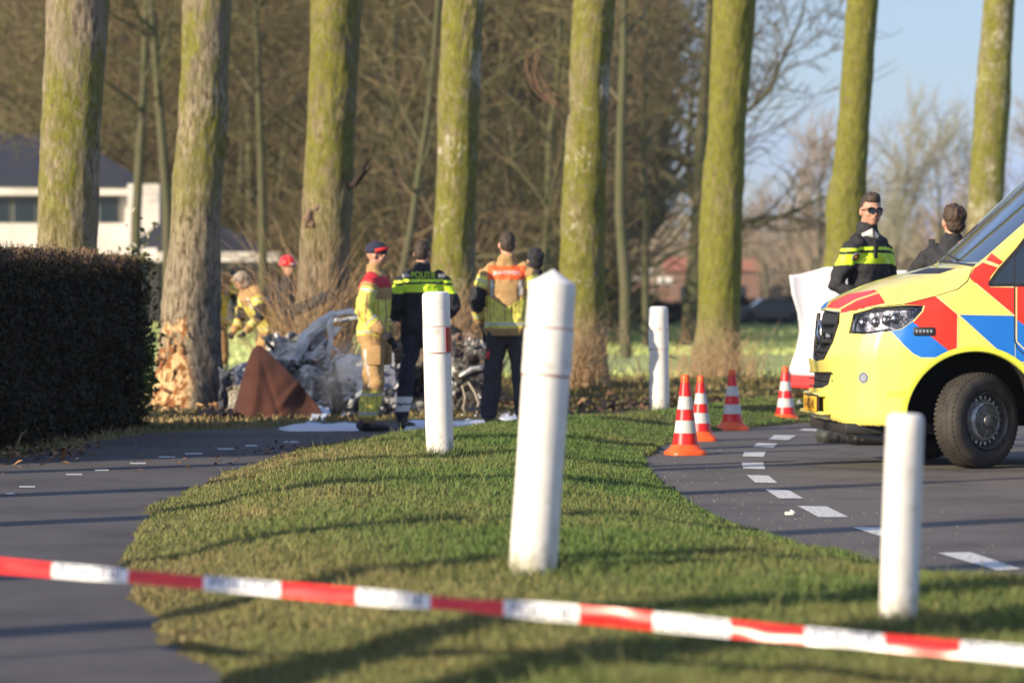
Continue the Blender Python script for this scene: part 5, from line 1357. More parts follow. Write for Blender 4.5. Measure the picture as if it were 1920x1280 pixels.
def person(lab, loc, rz=0.0, scale=1.0, elbow=None, wrist=None, knee=None, ankle=None, style='police', head_yaw=0, head_pitch=0, lean=(0, 0), hair='short', hairmat=None, hat=None, glove=None, trousers=None, tzone=None, jzone=None, jmats=None, tmats=None, collar=True, curl=.5, bulk=1.0, vox=.013, head_off=(0, 0, 0), toe=(.1, -.1)):
    p = thing('person', lab, 'person', loc, rz, None, scale)
    L_, Rr = 0, 1
    lx, ly = lean      # shift of shoulders relative to hips
    sh = [V3(-.185 + lx, ly, 1.475), V3(.185 + lx, ly, 1.475)]; hip = [V3(-.095, 0, .92), V3(.095, 0, .92)]
    el = elbow or [V3(-.27 + lx, .02 + ly, 1.18), V3(.27 + lx, .02 + ly, 1.18)]; wr = wrist or [V3(-.27 + lx, -.06 + ly, .93), V3(.27 + lx, -.06 + ly, .93)]
    kn = knee or [V3(-.12, -.01, .49), V3(.12, -.01, .49)]; an = ankle or [V3(-.14, .03, .09), V3(.14, .03, .09)]
    el, wr, kn, an = [[np.array(q, float) for q in z] for z in (el, wr, kn, an)]
    neck = V3(lx, ly + .01, 1.55); hc = V3(lx * 1.1, ly - .015, 1.715) + np.array(head_off)
    # body: one continuous figure
    mb = MB()
    T, HM = head(mb, hc, head_yaw, head_pitch)
    chain(mb, [neck + V3(0, .01, -.06), neck + V3(0, .008, .03), hc + V3(0, .012, -.05)], [.062, .056, .056])
    chain(mb, [V3(0, 0, .92), V3(lx * .2, ly * .2, 1.02), V3(lx * .6, ly * .6, 1.25), V3(lx, ly, 1.42), V3(lx, ly, 1.49)], [(.14, .09), (.13, .09), (.14, .095), (.125, .085), (.07, .06)])
    for i in (0, 1):
        chain(mb, [sh[i] + V3(0, 0, -.03), lerp(sh[i], el[i], .5), el[i], lerp(el[i], wr[i], .4), wr[i]], [.036, .038, .034, .032, .025])
        chain(mb, [hip[i], lerp(hip[i], kn[i], .5), kn[i], lerp(kn[i], an[i], .35), an[i]], [.082, .07, .052, .052, .034])
        hand(mb, wr[i], el[i], curl, V3(1 if i == 0 else -1, -.3, 0))
        chain(mb, [an[i] + V3(0, 0, .02), an[i] + V3(0, -.02, -.03), an[i] + V3(0, -.07, -.05)], [.026, .020, .014], 10)
    body = remeshed(mb, .0095, 2)
    gl = glove is not None
    def bz(c):
        m = np.zeros(len(c))
        lp = T(0, -.092, -.062); m[(np.abs(c - lp) < V3(.024, .024, .009)).all(1)] = 1
        if gl:
            for i in (0, 1): m[np.linalg.norm(c - (wr[i] + (wr[i] - el[i]) * .25), axis=1) < .14] = 2
        return m
    paint(body, (M_SKIN, M_LIP, glove or M_BLK), bz); link('body', body, p)
    # eyes and brows
    mb = MB()
    for s in (-1, 1): mb.ball(tuple(T(s * .030, -.083, -.004)), (.011, .006, .006), rot=HM)
    mb.obj('eyes', mat('eye', (.10, .07, .05), .2), p)
    mb = MB()
    for s in (-1, 1): mb.tube([T(s * .014, -.103, .016), T(s * .032, -.102, .021), T(s * .048, -.090, .015)], .0045, 6)
    mb.obj('eyebrows', hairmat or M_HAIR, p)
    # trousers
    mb = MB(); tb = 1.0 if style != 'fire' else 1.13
    chain(mb, [V3(0, 0, .90), V3(0, 0, .98), V3(lx * .2, ly * .2, 1.05)], [(.175, .115), (.172, .12), (.16, .115)], 24)
    for i in (0, 1):
        sh_ = V3(0, 0, 0); chain(mb, [hip[i] + V3(0, 0, .02), lerp(hip[i], kn[i], .45), kn[i], lerp(kn[i], an[i], .4), an[i] + V3(0, .0, .05 if style == 'fire' else .07)], [r * tb for r in (.104, .090, .076, .074, .068)], 18)
    tr = remeshed(mb, vox, 3); fold(tr, .010 * tb, 6, 3, (1, 1, .8)); fold(tr, .004, 15, 5, (1, 1, 1.3))
    if tmats: paint(tr, tmats, lambda c: tzone(c, kn, an, hip))
    else: tr.materials.append(trousers or M_NAVY)
    link('trousers', tr, p)
    # jacket
    mb = MB(); B = bulk
    hem = .86 if style == 'fire' else .93
    chain(mb, [V3(0, 0, hem + .06), V3(0, 0, hem + .12), V3(lx * .3, ly * .3, 1.12), V3(lx * .7, ly * .7, 1.28), V3(lx, ly, 1.42), V3(lx, ly + .005, 1.485), V3(lx, ly + .01, 1.535)],
          [(.205 * B, .145 * B), (.200 * B, .142 * B), (.188 * B, .135 * B), (.200 * B, .142 * B), (.205 * B, .138 * B), (.165 * B, .115), (.095, .085)], 28)
    if collar: chain(mb, [neck + V3(0, .005, -.04), neck + V3(0, .002, .025)], [(.082, .082), (.074, .076)], 20)
    for i in (0, 1):
        s_ = -1 if i == 0 else 1
        chain(mb, [sh[i] + V3(-s_ * .03, 0, -.005), sh[i] + V3(s_ * .012, 0, -.03), lerp(sh[i], el[i], .5), el[i], lerp(el[i], wr[i], .45), lerp(el[i], wr[i], .93)], [r * B for r in (.082, .080, .074, .066, .060, .050)], 18)
    jk = remeshed(mb, vox, 3); fold(jk, .012, 5.5, 8, (1, 1, 1.2)); fold(jk, .004, 16, 9, (1, 1, 1))
    hz = np.array([v.co[:] for v in jk.vertices]); cap = hz[:, 2] < hem; tor_ = cap & (np.hypot(hz[:, 0], hz[:, 1]) < .24); hz[tor_, 2] = hem; jk.vertices.foreach_set('co', hz.ravel()); jk.update()
    def arm(c):
        best = None
        for i in (0, 1):
            t1, d1_ = seg_t(c, sh[i], el[i]); t2, d2_ = seg_t(c, el[i], wr[i]); t = np.where(d1_ < d2_, t1, 1 + t2); d = np.minimum(d1_, d2_)
            side = (c[:, 0] - lx * np.clip((c[:, 2] - .95) / .5, 0, 1)) * (-1 if i == 0 else 1)
            isarm = (d < .088 * B) & (side > .165 * B - .03 * (t > .6))
            if best is None: best = [isarm, np.where(isarm, t, 0)]
            else: best[1] = np.where(isarm, t, best[1]); best[0] = best[0] | isarm
        return best
    if jmats: paint(jk, jmats, lambda c: jzone(c, arm(c)))
    else: jk.materials.append(M_BLK)
    link('jacket', jk, p)
    jb = BVHTree.FromPolygons([v.co for v in jk.vertices], [f.vertices[:] for f in jk.polygons])
    # boots
    for i in (0, 1):
        mb = MB(); a = an[i]; f = V3(0, -1, 0); tx = V3(toe[i], 0, 0)
        chain(mb, [a + V3(0, 0, .14), a + V3(0, 0, .04), a + V3(0, .0, -.01)], [.056, .053, .052], 16)
        chain(mb, [a + V3(0, .045, -.045), a + V3(0, -.02, -.043), a + f * .11 + tx * .8 + V3(0, 0, -.052), a + f * .175 + tx * 1.2 + V3(0, 0, -.058)], [(.040, .042), (.044, .045), (.047, .036), (.040, .028)], 16)
        bo = remeshed(mb, .009, 2); cz = a[2] - .088
        for v in bo.vertices: v.co.z = max(v.co.z, cz)
        bo.materials.append(M_BOOT); link('boot', bo, p)
    # hair
    if hair:
        mb = MB(); hm = hairmat or M_HAIR
        k = lambda q_, r: mb.ball(tuple(T(*q_)), r, seg=18, rings=12, rot=HM)
        k((0, .022, .040), (.078, .090, .088)); k((0, .050, -.005), (.070, .062, .070)); k((0, -.020, .078), (.062, .068, .042))
        if hair == 'quiff': k((0, -.045, .098), (.056, .044, .030)); k((.01, -.01, .112), (.05, .06, .022))
        if hair == 'full': k((0, .045, .045), (.092, .088, .088)); k((0, .062, -.02), (.078, .058, .072)); k((0, .0, .09), (.07, .075, .05))
        hme = remeshed(mb, .008, 2)
        hv = np.array([v.co[:] for v in hme.vertices]); Mi = np.array(HM.transposed()); loc_ = (hv - hc) @ Mi.T
        # pull hair in under the hairline so the face stays clear
        face = (loc_[:, 1] < -.035) & (loc_[:, 2] < .062); low = (loc_[:, 1] < .035) & (loc_[:, 2] < .0)
        loc_[face | low] *= .84
        hv = loc_ @ Mi + hc; nn_ = fbm(hv * 55, 3, 3) * .005; hv += (hv - hc) / .09 * nn_[:, None]
        hme.vertices.foreach_set('co', hv.ravel()); hme.update(); hme.materials.append(hm); link('hair', hme, p)
    if hat == 'beanie':
        mb = MB(); mb.ball(tuple(T(0, .012, .045)), (.090, .108, .092), rot=HM, seg=24, rings=16)
        hme = remeshed(mb, .008, 1); hv = np.array([v.co[:] for v in hme.vertices]); Mi = np.array(HM.transposed()); l_ = (hv - hc) @ Mi.T
        lim = .026 - .30 * (l_[:, 1] + .09) * .45; lowm = l_[:, 2] < lim; l_[lowm, 2] = lim[lowm]; l_[lowm, :2] *= .97
        hv = l_ @ Mi + hc; hme.vertices.foreach_set('co', hv.ravel()); hme.update(); hme.materials.append(M_KNIT); link('beanie', hme, p)
        mb = MB(); N = 28
        pts_ = [T(.089 * math.cos(a), .012 + .107 * math.sin(a), .036 - .045 * math.sin(a)) for a in np.linspace(-math.pi * .98, -.02, N + 1)]
        mb.tube(pts_, [(.008, .017)] * (N + 1), 8, cap=False); mb.obj('hat_band', mat('red_band', (.75, .03, .03), .7), p)
    if hat == 'helmet':
        mb = MB(); mb.lathe([(.135, .0), (.125, .012), (.118, .03), (.112, .07), (.09, .115), (.05, .14), (.0, .148)], 28, M=Matrix.Translation(tuple(T(0, .012, .03))) @ HM.to_4x4()); mb.obj('helmet', M_REDH, p)
        mb = MB(); mb.ball(tuple(T(0, -.115, .045)), (.035, .012, .012), rot=HM); mb.obj('helmet_badge', M_WHT, p)
    if hat == 'hood':
        mb = MB(); mb.ball(tuple(T(0, .02, .03)), (.098, .118, .108), rot=HM, seg=22, rings=14); mb.ball(tuple(T(0, .03, -.06)), (.09, .095, .07), rot=HM)
        hme = remeshed(mb, .011, 2); hv = np.array([v.co[:] for v in hme.vertices]); Mi = np.array(HM.transposed()); l_ = (hv - hc) @ Mi.T
        f_ = (l_[:, 1] < -.045) & (np.abs(l_[:, 0]) < .065) & (l_[:, 2] < .055); l_[f_, 1] += .07; hv = l_ @ Mi + hc; hme.vertices.foreach_set('co', hv.ravel()); hme.update()
        fold(hme, .006, 16, 3); hme.materials.append(M_GREYH); link('hood', hme, p)
    return dict(o=p, T=T, HM=HM, jb=jb, sh=sh, el=el, wr=wr, kn=kn, an=an, hc=hc, neck=neck)

def on_back(info, txt, size, z, m, name, cx=0, side=1, arc=0.0, width=None):
    tm = text_mesh(txt, size, .0005)
    xs_ = [v.co.x for v in tm.vertices]; w = max(xs_) - min(xs_); k = (width / w) if width else 1
    for v in tm.vertices:
        x = cx - v.co.x * k * side; zz_ = z + v.co.y - arc * (v.co.x * k) ** 2; 
        h = info['jb'].ray_cast(Vector((x, side * -1.0 * -1, zz_)), Vector((0, -side, 0)))
        y = h[0].y if h[0] is not None else .15 * side
        v.co = Vector((x, y + side * (.006 + v.co.z), zz_))
    tm.materials.clear(); tm.materials.append(m); return link(name, tm, info['o'])

# zones -------------------------------------------------------------------
POLM = (M_BLK, M_HVG, M_GREYT)
def pol_zone(lo=1.335, hi=1.415, lo2=1.432, hi2=1.460, torso=True):
    def f(c, arm):
        m = np.zeros(len(c)); z = c[:, 2] + (np.abs(c[:, 0]) > .2) * .012 - 0 * c[:, 0]
        m[(z > lo) & (z < hi)] = 1; m[(z > lo2) & (z < hi2)] = 1; return m
    return f
FIREM = (M_TAN, M_HV, M_SILV, M_REDJ, M_ORG, M_BLK)
def stripes(x, per=.034, w=.007): return (np.mod(x, per) < w)
def fire_zone(yoke, vback=True, white_bars=True):
    def f(c, arm):
        isa, t = arm; m = np.zeros(len(c)); z, x = c[:, 2], c[:, 0]
        tor = ~isa
        vee = np.where(np.abs(x) < .16, 1.225 - .10 * (1 - np.abs(x) / .16), 1.225) if vback else 1.27
        hv = tor & (z < vee) & (z > .935); m[hv] = 1; m[hv & stripes(x + .5) & (z > 1.0)] = 0
        m[tor & (z > .958) & (z < .978)] = 2
        m[tor & (z > 1.385)] = yoke
        if yoke == 4: m[tor & (z > 1.515)] = 0
        if white_bars: m[tor & (z > 1.235) & (z < 1.385) & (np.abs(np.abs(x) - .135) < .016)] = 2
        m[isa & (t < .12)] = yoke if yoke == 3 else 0
        m[isa & (t > .24) & (t < .58)] = 1; m[isa & (t > .36) & (t < .42)] = 2; m[isa & (t >= .62) & (t < 1.36)] = 5
        m[isa & (t >= 1.42) & (t < 1.72)] = 1; m[isa & (t > 1.53) & (t < 1.60)] = 2
        return m
    return f
def fire_left(c, arm):      # seen from its left side: long yellow panel on the sleeve
    isa, t = arm; m = np.zeros(len(c)); z, x, y = c[:, 2], c[:, 0], c[:, 1]
    tor = ~isa; hv = tor & (z < 1.28) & (z > .925); m[hv] = 1; m[hv & stripes(y + .5, .05, .008) & (z > .99)] = 0
    m[tor & (z > .95) & (z < .975)] = 2; m[tor & (z > 1.40)] = 3; m[tor & (z > 1.505)] = 0
    m[isa & (t < .16)] = 3; m[isa & (t > .30) & (t < 1.62)] = 1; m[isa & (t > 1.42) & (t < 1.50)] = 2; m[isa & (t > .36) & (t < .42)] = 2
    m[isa & (t > .5) & (t < 1.4) & stripes(y + .52, .07, .02)] = 0
    return m
def fire_trouser(c, kn, an, hip):
    m = np.zeros(len(c)); z = c[:, 2]
    band = (z < .40) & (z > .13); m[band] = 1; m[band & stripes(c[:, 1] + .5, .045, .008)] = 0; m[(z > .16) & (z < .19)] = 2; m[(z > .35) & (z < .375)] = 2
    side = np.abs(c[:, 0]) > .14
    m[(z > .42) & (z < .80) & side & (np.abs(c[:, 1] + .0 - .02) < .028)] = 2
    return m
def pol_trouser(c, kn, an, hip):
    m = np.zeros(len(c)); z = c[:, 2]; m[(z > .255) & (z < .315)] = 1; m[(z > .175) & (z < .235)] = 1; return m

def gpos(px, py): x, y = G(px, py); return Vector((x, y, 0.003))
# 1 fireman in tan and yellow with dark beanie, seen from the side facing right
A = person('firefighter in tan and yellow gear with a dark beanie standing sideways beside the wreck', gpos(700, 808), R(78), .985, style='fire',
    elbow=[V3(-.30, .03, 1.17), V3(.275, .04, 1.16)], wrist=[V3(-.30, -.16, .97), V3(.26, -.10, .90)], knee=[V3(-.14, -.07, .49), V3(.14, .05, .48)], ankle=[V3(-.14, .02, .09), V3(.15, .13, .09)],
    jzone=fire_left, jmats=FIREM, tzone=fire_trouser, tmats=(M_TAN, M_HV, M_SILV), hair=None, hat='beanie', glove=M_BLK, head_yaw=.05, head_pitch=.16, bulk=1.06, lean=(0, -.02))
mb = MB(); mb.box((-.20, -.06, .74), (.07, .15, .20), bev=.025); mb.obj('thigh_pocket', M_TAN, A['o'])
mb = MB(); mb.box((.20, -.06, .74), (.07, .15, .20), bev=.025); mb.obj('thigh_pocket', M_TAN, A['o'])
for s in (-1, 1): mb = MB(); mb.box((s * .262, .0, 1.385), (.012, .05, .05), bev=.004); mb.obj('shoulder_badge', M_ORG, A['o'])
# 2 police officer with back turned
Bp = person('police officer seen from behind with yellow lettering on a black jacket', gpos(792, 805), R(188), 1.0, style='police',
    elbow=[V3(-.31, .03, 1.20), V3(.31, .03, 1.20)], wrist=[V3(-.22, -.18, 1.08), V3(.22, -.18, 1.08)], knee=[V3(-.16, 0, .49), V3(.16, 0, .49)], ankle=[V3(-.20, .02, .09), V3(.20, .02, .09)],
    jzone=pol_zone(), jmats=POLM, tzone=pol_trouser, tmats=(M_NAVY, M_WHT), head_yaw=-.35, bulk=1.05)
on_back(Bp, 'POLITIE', .085, 1.475, M_HVG, 'back_lettering', width=.24, side=1)
for s, m_ in ((-1, 1), (1, 1)):
    MB().box((s * .175, .125, 1.495), (.07, .006, .035), rot=Matrix.Rotation(-s * .35, 3, 'Z')).obj('grey_patch', M_GREYT, Bp['o'])
mb = MB(); mb.box((-.17, .05, .97), (.06, .10, .13), bev=.015); mb.obj('belt_pouch', M_BLK, Bp['o']); mb = MB(); mb.box((.19, .02, .93), (.05, .08, .2), bev=.015); mb.obj('holster', M_BLK, Bp['o'])
# 3 firefighter right, back turned
C3 = person('firefighter seen from behind with an orange yoke and dark trousers beside the tallest post', gpos(951, 801), R(176), 1.055, style='fire',
    elbow=[V3(-.30, .02, 1.20), V3(.30, .03, 1.20)], wrist=[V3(-.24, -.14, .98), V3(.26, -.16, .99)], knee=[V3(-.13, .0, .49), V3(.14, 0, .49)], ankle=[V3(-.16, .02, .09), V3(.17, .02, .09)],
    jzone=fire_zone(4), jmats=FIREM, trousers=M_CHAR, hairmat=M_HAIR, head_yaw=.1, head_pitch=.05, glove=M_BLK, bulk=1.06)
on_back(C3, 'BRANDWEER', .052, 1.435, M_WHT, 'back_lettering', width=.25, side=1, arc=.4)
mb = MB(); mb.box((.205, -.02, .86), (.05, .09, .13), bev=.012); mb.obj('radio', M_BLK, C3['o']); mb = MB(); mb.box((.175, .06, .68), (.03, .05, .075), bev=.012); mb.obj('red_tag', mat('red_tag', (.7, .03, .02), .4), C3['o'])
# 4 person in black hat behind
D4 = person('person with a black hood or hair mostly hidden behind the tallest white post', gpos(1004, 795) + Vector((0, .5, 0)), R(190), .975, style='police', hair='full', hairmat=M_BLK, bulk=.95)
# 5 bending firefighter with grey hood
gx = lambda px, D: Vector(((px - 960) / F_PX * D, D, float(ground_z(np.array([(px - 960) / F_PX * D]), np.array([float(D)]))[0])))
E5 = person('firefighter in a grey hood bending forward beside the torn tree', gx(508, 39.0), R(-62), .86, style='fire', lean=(0, -.30), head_off=(0, -.12, -.10), head_pitch=.6, head_yaw=-.2,
    elbow=[V3(-.31, -.30, 1.16), V3(.29, -.28, 1.16)], wrist=[V3(-.26, -.44, .93), V3(.22, -.46, .95)], knee=[V3(-.13, -.14, .50), V3(.13, -.10, .50)], ankle=[V3(-.15, .03, .09), V3(.15, .05, .09)],
    jzone=fire_zone(0, False), jmats=FIREM, tzone=fire_trouser, tmats=(M_TAN, M_HV, M_SILV), hair=None, hat='hood', glove=M_BLK, bulk=1.08, vox=.015)
MB().box((.02, -.41, 1.42), (.07, .02, .06), bev=.01).obj('orange_badge', M_ORG, E5['o'])
# 6 firefighter mostly hidden behind the torn tree
F6 = person('firefighter mostly hidden behind the torn tree with only one arm and leg showing', gx(398, 39.6), R(20), .96, style='fire', lean=(0, -.12),
    elbow=[V3(-.28, .0, 1.2), V3(.32, -.10, 1.18)], wrist=[V3(-.22, -.20, 1.0), V3(.30, -.26, .93)], jzone=fire_zone(0, False), jmats=FIREM, tzone=fire_trouser, tmats=(M_TAN, M_HV, M_SILV), glove=M_BLK, hair='short', head_off=(-.04, -.05, -.05), head_pitch=.4, vox=.015)
# 7 red helmet
G7 = person('person in a bright red helmet standing in the reeds left of the tree', gx(540, 41.5) + Vector((0, 0, -.02)), R(15), .925, style='police', hair=None, hat='helmet', head_yaw=.35, vox=.015)
# 8 officer with sunglasses
H8 = person('police officer in sunglasses and a black and yellow jacket standing behind the bonnet', Vector(((1628 - 960) / F_PX * 28.6, 28.6, .003)), R(50), 1.178, style='police',
    elbow=[V3(-.27, .10, 1.17), V3(.24, -.02, 1.18)], wrist=[V3(-.17, -.10, 1.05), V3(.16, -.18, 1.08)], jzone=pol_zone(1.325, 1.405, 1.422, 1.448), jmats=POLM, hair='quiff', head_yaw=-.66, head_off=(.0, -.01, .0), bulk=.90, tzone=pol_trouser, tmats=(M_NAVY, M_WHT), vox=.011)
T = H8['T']; HMx = H8['HM']
for s in (-1, 1):
    l = MB(); vs_ = []
    for (x, z) in [(.006, .010), (.056, .014), (.060, .000), (.050, -.020), (.018, -.022), (.008, -.008)]: vs_.append(T(s * x, -.112 + (x / .06) ** 2 * .018, z - .002))
    vs_ += [q + np.array(HMx @ Vector((0, -.003, 0))) for q in vs_]
    l.add(vs_, [tuple(range(6)), tuple(range(11, 5, -1))] + [(i, (i + 1) % 6, (i + 1) % 6 + 6, i + 6) for i in range(6)]).obj('sunglass_lens', M_LENSB, H8['o'], smooth=False)
mb = MB(); mb.tube([T(-.060, -.094, .012), T(-.03, -.112, .013), T(0, -.116, .010), T(.03, -.112, .013), T(.060, -.094, .012)], .0035, 6)
for s in (-1, 1): mb.tube([T(s * .060, -.094, .010), T(s * .080, -.03, .006), T(s * .082, .01, .0)], .003, 6)
mb.obj('sunglass_frame', M_LENSB, H8['o'])
mb = MB(); n0 = H8['neck']; mb.tube([n0 + V3(-.085, -.02, -.03), n0 + V3(-.06, -.085, .0), n0 + V3(-.02, -.105, -.03)], [(.012, .03), (.012, .035), (.01, .02)], 8); mb.obj('grey_collar', M_GREYT, H8['o'])
mb = MB(); mb.box(tuple(n0 + V3(-.07, -.12, -.14)), (.05, .03, .10), bev=.01); mb.tube([n0 + V3(-.07, -.12, -.09), n0 + V3(-.08, -.11, .02)], .006, 6); mb.obj('shoulder_radio', M_BLK, H8['o'])
# sleeve badge: dark shield with an orange centre
s0 = H8['jb'].ray_cast(Vector((-.6, -.04, 1.375)), Vector((1, 0, 0)))
if s0[0] is not None:
    q = s0[1].to_track_quat('Z', 'Y').to_matrix().to_4x4(); Mx = Matrix.Translation(s0[0] + s0[1] * .004) @ q
    bd = MB().lathe([(0, .004), (.030, .004), (.034, 0)], 20, M=Mx).obj('sleeve_badge', M_GREYT, H8['o']); MB().lathe([(0, .006), (.026, .006), (.027, .003)], 20, M=Mx).obj('badge_ring', M_BLK, bd); MB().lathe([(0, .009), (.014, .009), (.015, .005)], 16, M=Mx).obj('badge_centre', mat('badge_orange', (.8, .35, .03), .5), bd)
# 9 officer turned away, holding something dark to the face
I9 = person('police officer with brown hair turned away beside the windscreen, holding up a dark radio', Vector(((1786 - 960) / F_PX * 28.0, 28.0, .003)), R(160), 1.112, style='police',
    elbow=[V3(-.28, .02, 1.2), V3(.33, -.05, 1.28)], wrist=[V3(-.22, -.12, 1.05), V3(.22, -.14, 1.44)], jzone=pol_zone(1.22, 1.30, 1.315, 1.34), jmats=POLM, hair='full', hairmat=M_BROWNH, head_yaw=.55, glove=M_BLK, tzone=pol_trouser, tmats=(M_NAVY, M_WHT), curl=.8)
MB().box(tuple(I9['wr'][1] + V3(-.02, -.03, .09)), (.05, .035, .12), bev=.01).obj('radio', M_BLK, I9['o'])
# ------------------------------------------------------------------ burnt out car, blanket, foam
def crumple_mat(name, a, b, c3, lo3=.5, rough=.7, metal=.2, s=7):
    return mat(name, a, rough, metal, col2=b, scale=s, lo=.4, hi=.6, bump=.012, bscale=30, col3=c3, scale3=s * .6, lo3=lo3, hi3=lo3 + .07, detail=8)
M_ASH = crumple_mat('ash_grey_metal', (.22, .21, .20), (.045, .043, .04), (.66, .65, .63), .51)
M_ASHW = crumple_mat('white_burnt_metal', (.76, .76, .76), (.46, .48, .52), (.10, .09, .085), .60, s=9)
M_CHARM = crumple_mat('charred_metal', (.035, .033, .032), (.10, .095, .09), (.45, .43, .41), .58)
M_RUST = crumple_mat('rusted_metal', (.17, .11, .08), (.09, .075, .065), (.34, .27, .21), .56)
M_FOAM = mat('foam_white', (.70, .74, .82), .6, col2=(.60, .65, .75), scale=9, bump=.01)  # white foam with the blue of shade put into its colour
wk = thing('wrecked_car', 'burnt out crushed car wreck in front of the tree row', 'car wreck', (P(650, 790, 36).x, 36.0, 0)); WX, WY = wk.location.x, 36.0
M_FRW = mat('white_roof_metal', (.86, .84, .80), .5, col2=(.60, .59, .56), scale=12, bump=.01, bscale=40, col3=(.2, .19, .18), scale3=9, lo3=.64, hi3=.7)
def W(px, py, dy=0.0):
    q = P(px, py, WY + dy); return Vector((q.x - WX, dy, q.z))
rg = np.random.default_rng(77)
def sheetpanel(name, quad, m, amp=.05, dy=(0, 0, 0, 0), n=14, seed=1, thick=.006, par=None, sub=3.):
    """crumpled sheet stretched between four corners (photo pixels at the wreck)"""
    c = [np.array(W(*q, d)) for q, d in zip(quad, dy)]; vs_ = []
    for j in range(n + 1):
        for i in range(n + 1):
            u, v = i / n, j / n; vs_.append(c[0] * (1 - u) * (1 - v) + c[1] * u * (1 - v) + c[2] * u * v + c[3] * (1 - u) * v)
    vs_ = np.array(vs_); k = np.stack([fbm(vs_ * sub * 2.4 + o * 11 + seed * 5, 3, seed) for o in range(3)], 1)
    k = np.round(k * 3.2) / 3.2 * .6 + k * .4; vs_ = vs_ + k * amp * np.array([.7, 1.3, .7])
    fs_ = [(j * (n + 1) + i, j * (n + 1) + i + 1, (j + 1) * (n + 1) + i + 1, (j + 1) * (n + 1) + i) for j in range(n) for i in range(n)]
    me = npmesh(name, vs_, fs_, (m,), smooth=False); bm = bmesh.new(); bm.from_mesh(me); bmesh.ops.triangulate(bm, faces=bm.faces); bmesh.ops.solidify(bm, geom=list(bm.faces), thickness=thick); bm.to_mesh(me); bm.free()
    return link(name, me, par or wk)
# white roof frame: front pillar sweeping up into the roof rail
def rail(name, pts, w, m, dy=0.0, seed=0, t=.02):
    mb = MB(); P_ = [np.array(W(x, y, dy + d)) for x, y, d in pts]; fine = []
    for a, b in zip(P_[:-1], P_[1:]):
        for i in range(5): fine.append(a + (b - a) * i / 5)
    fine.append(P_[-1]); fine = np.array(fine); fine += np.stack([fbm(fine * 9 + o, 2, seed + o) for o in range(3)], 1) * .026
    ww = w * (1 + .25 * fbm(fine * 6, 2, seed)); mb.tube([Vector(q) for q in fine], [(t, q / 2) if False else (q / 2, t) for q in ww], 5)
    o = mb.obj(name, m, wk, smooth=False); return o
rail('roof_pillar', [(548,690,0),(556,662,0),(572,632,0),(590,608,0),(606,597,0)], .125, M_FRW, seed=1, t=.035)
rail('roof_rail', [(600,600,0),(625,591,0),(660,588,.05),(700,588,.1),(750,592,.2),(800,600,.35)], .11, M_FRW, seed=2, t=.035)
rail('roof_rail', [(606,604,.9),(640,599,1.0),(700,597,1.1),(790,606,1.25)], .05, M_ASH, seed=3)
rail('door_pillar', [(617,595,0),(612,615,0),(618,632,.02),(617,660,.02),(615,690,0)], .065, M_FRW, seed=4, t=.03)
sheetpanel('window_panel', [(612,632),(600,676),(574,672),(592,652)], M_FRW, .008, n=6, seed=2); sheetpanel('window_panel', [(626,612),(642,612),(630,628),(627,630)], M_FRW, .006, n=5, seed=4)
sheetpanel('quarter_panel', [(560,668),(590,628),(612,612),(606,668)], mat('smoked_panel', (.30, .28, .30), .5, col2=(.22, .20, .21), scale=4), .012, dy=(.15,) * 4, n=8, seed=6)
sheetpanel('rear_door', [(630,666),(682,663),(684,742),(640,740)], M_FRW, .03, seed=8); sheetpanel('front_door', [(664,666),(740,662),(745,768),(676,764)], mat('blue_grey_panel', (.25, .27, .36), .55, col2=(.16, .17, .22), scale=6, bump=.01), .03, dy=(.05,) * 4, seed=9)
sheetpanel('side_sill', [(600,745),(860,752),(860,792),(600,790)], M_CHARM, .06, seed=10, n=20)
sheetpanel('bonnet', [(492,640),(548,626),(586,668),(505,690)], M_ASH, .09, dy=(0, .3, .2, 0), seed=11, n=18); sheetpanel('bonnet', [(500,655),(556,640),(560,700),(520,712)], M_FRW, .06, dy=(-.1,) * 4, seed=12)
sheetpanel('fender', [(500,680),(585,660),(615,740),(520,760)], M_CHARM, .09, seed=13, n=18); sheetpanel('fender', [(545,690),(606,690),(625,770),(575,775)], M_ASH, .08, dy=(-.15,) * 4, seed=14, n=16)
sheetpanel('cabin_floor', [(570,672),(860,690),(870,790),(575,790)], M_CHARM, .12, dy=(.4,) * 4, seed=15, n=24); sheetpanel('inner_panel', [(600,690),(690,680),(690,770),(600,770)], M_ASH, .09, dy=(.18,) * 4, seed=16, n=18)
sheetpanel('boot_lid', [(842,598),(905,640),(912,700),(842,700)], M_RUST, .07, dy=(.2, .1, 0, .1), seed=17, n=16); sheetpanel('tail_panel', [(846,650),(905,655),(905,720),(846,725)], M_ASH, .06, dy=(.0,) * 4, seed=18, n=14); sheetpanel('rear_bumper', [(850,700),(925,672),(930,700),(858,730)], M_CHARM, .04, dy=(-.2,) * 4, seed=19)
sheetpanel('rear_quarter', [(740,640),(850,610),(855,700),(740,700)], M_RUST, .06, dy=(.3,) * 4, seed=20, n=16)
sheetpanel('underbody', [(846,720),(925,715),(920,790),(850,792)], M_CHARM, .10, dy=(.05,) * 4, seed=21, n=18); sheetpanel('underbody', [(860,740),(905,735),(905,785),(865,785)], M_RUST, .08, dy=(-.12,) * 4, seed=22, n=14)
sheetpanel('lower_door', [(690,744),(755,742),(760,790),(700,790)], M_ASH, .06, dy=(-.1,) * 4, seed=23, n=14)
sheetpanel('dark_blue_panel', [(414,700),(468,672),(474,712),(420,740)], mat('dark_blue_panel', (.035, .045, .085), .35, metal=.2, col2=(.10, .12, .19), scale=7, bump=.01), .05, dy=(.2, .1, 0, 0), seed=24, n=12)
sheetpanel('dark_blue_panel', [(410,690),(440,700),(445,775),(405,775)], mat('sooty_blue', (.05, .055, .07), .7, col2=(.11, .12, .14), scale=9, bump=.01), .06, dy=(-.1,) * 4, seed=25, n=12)
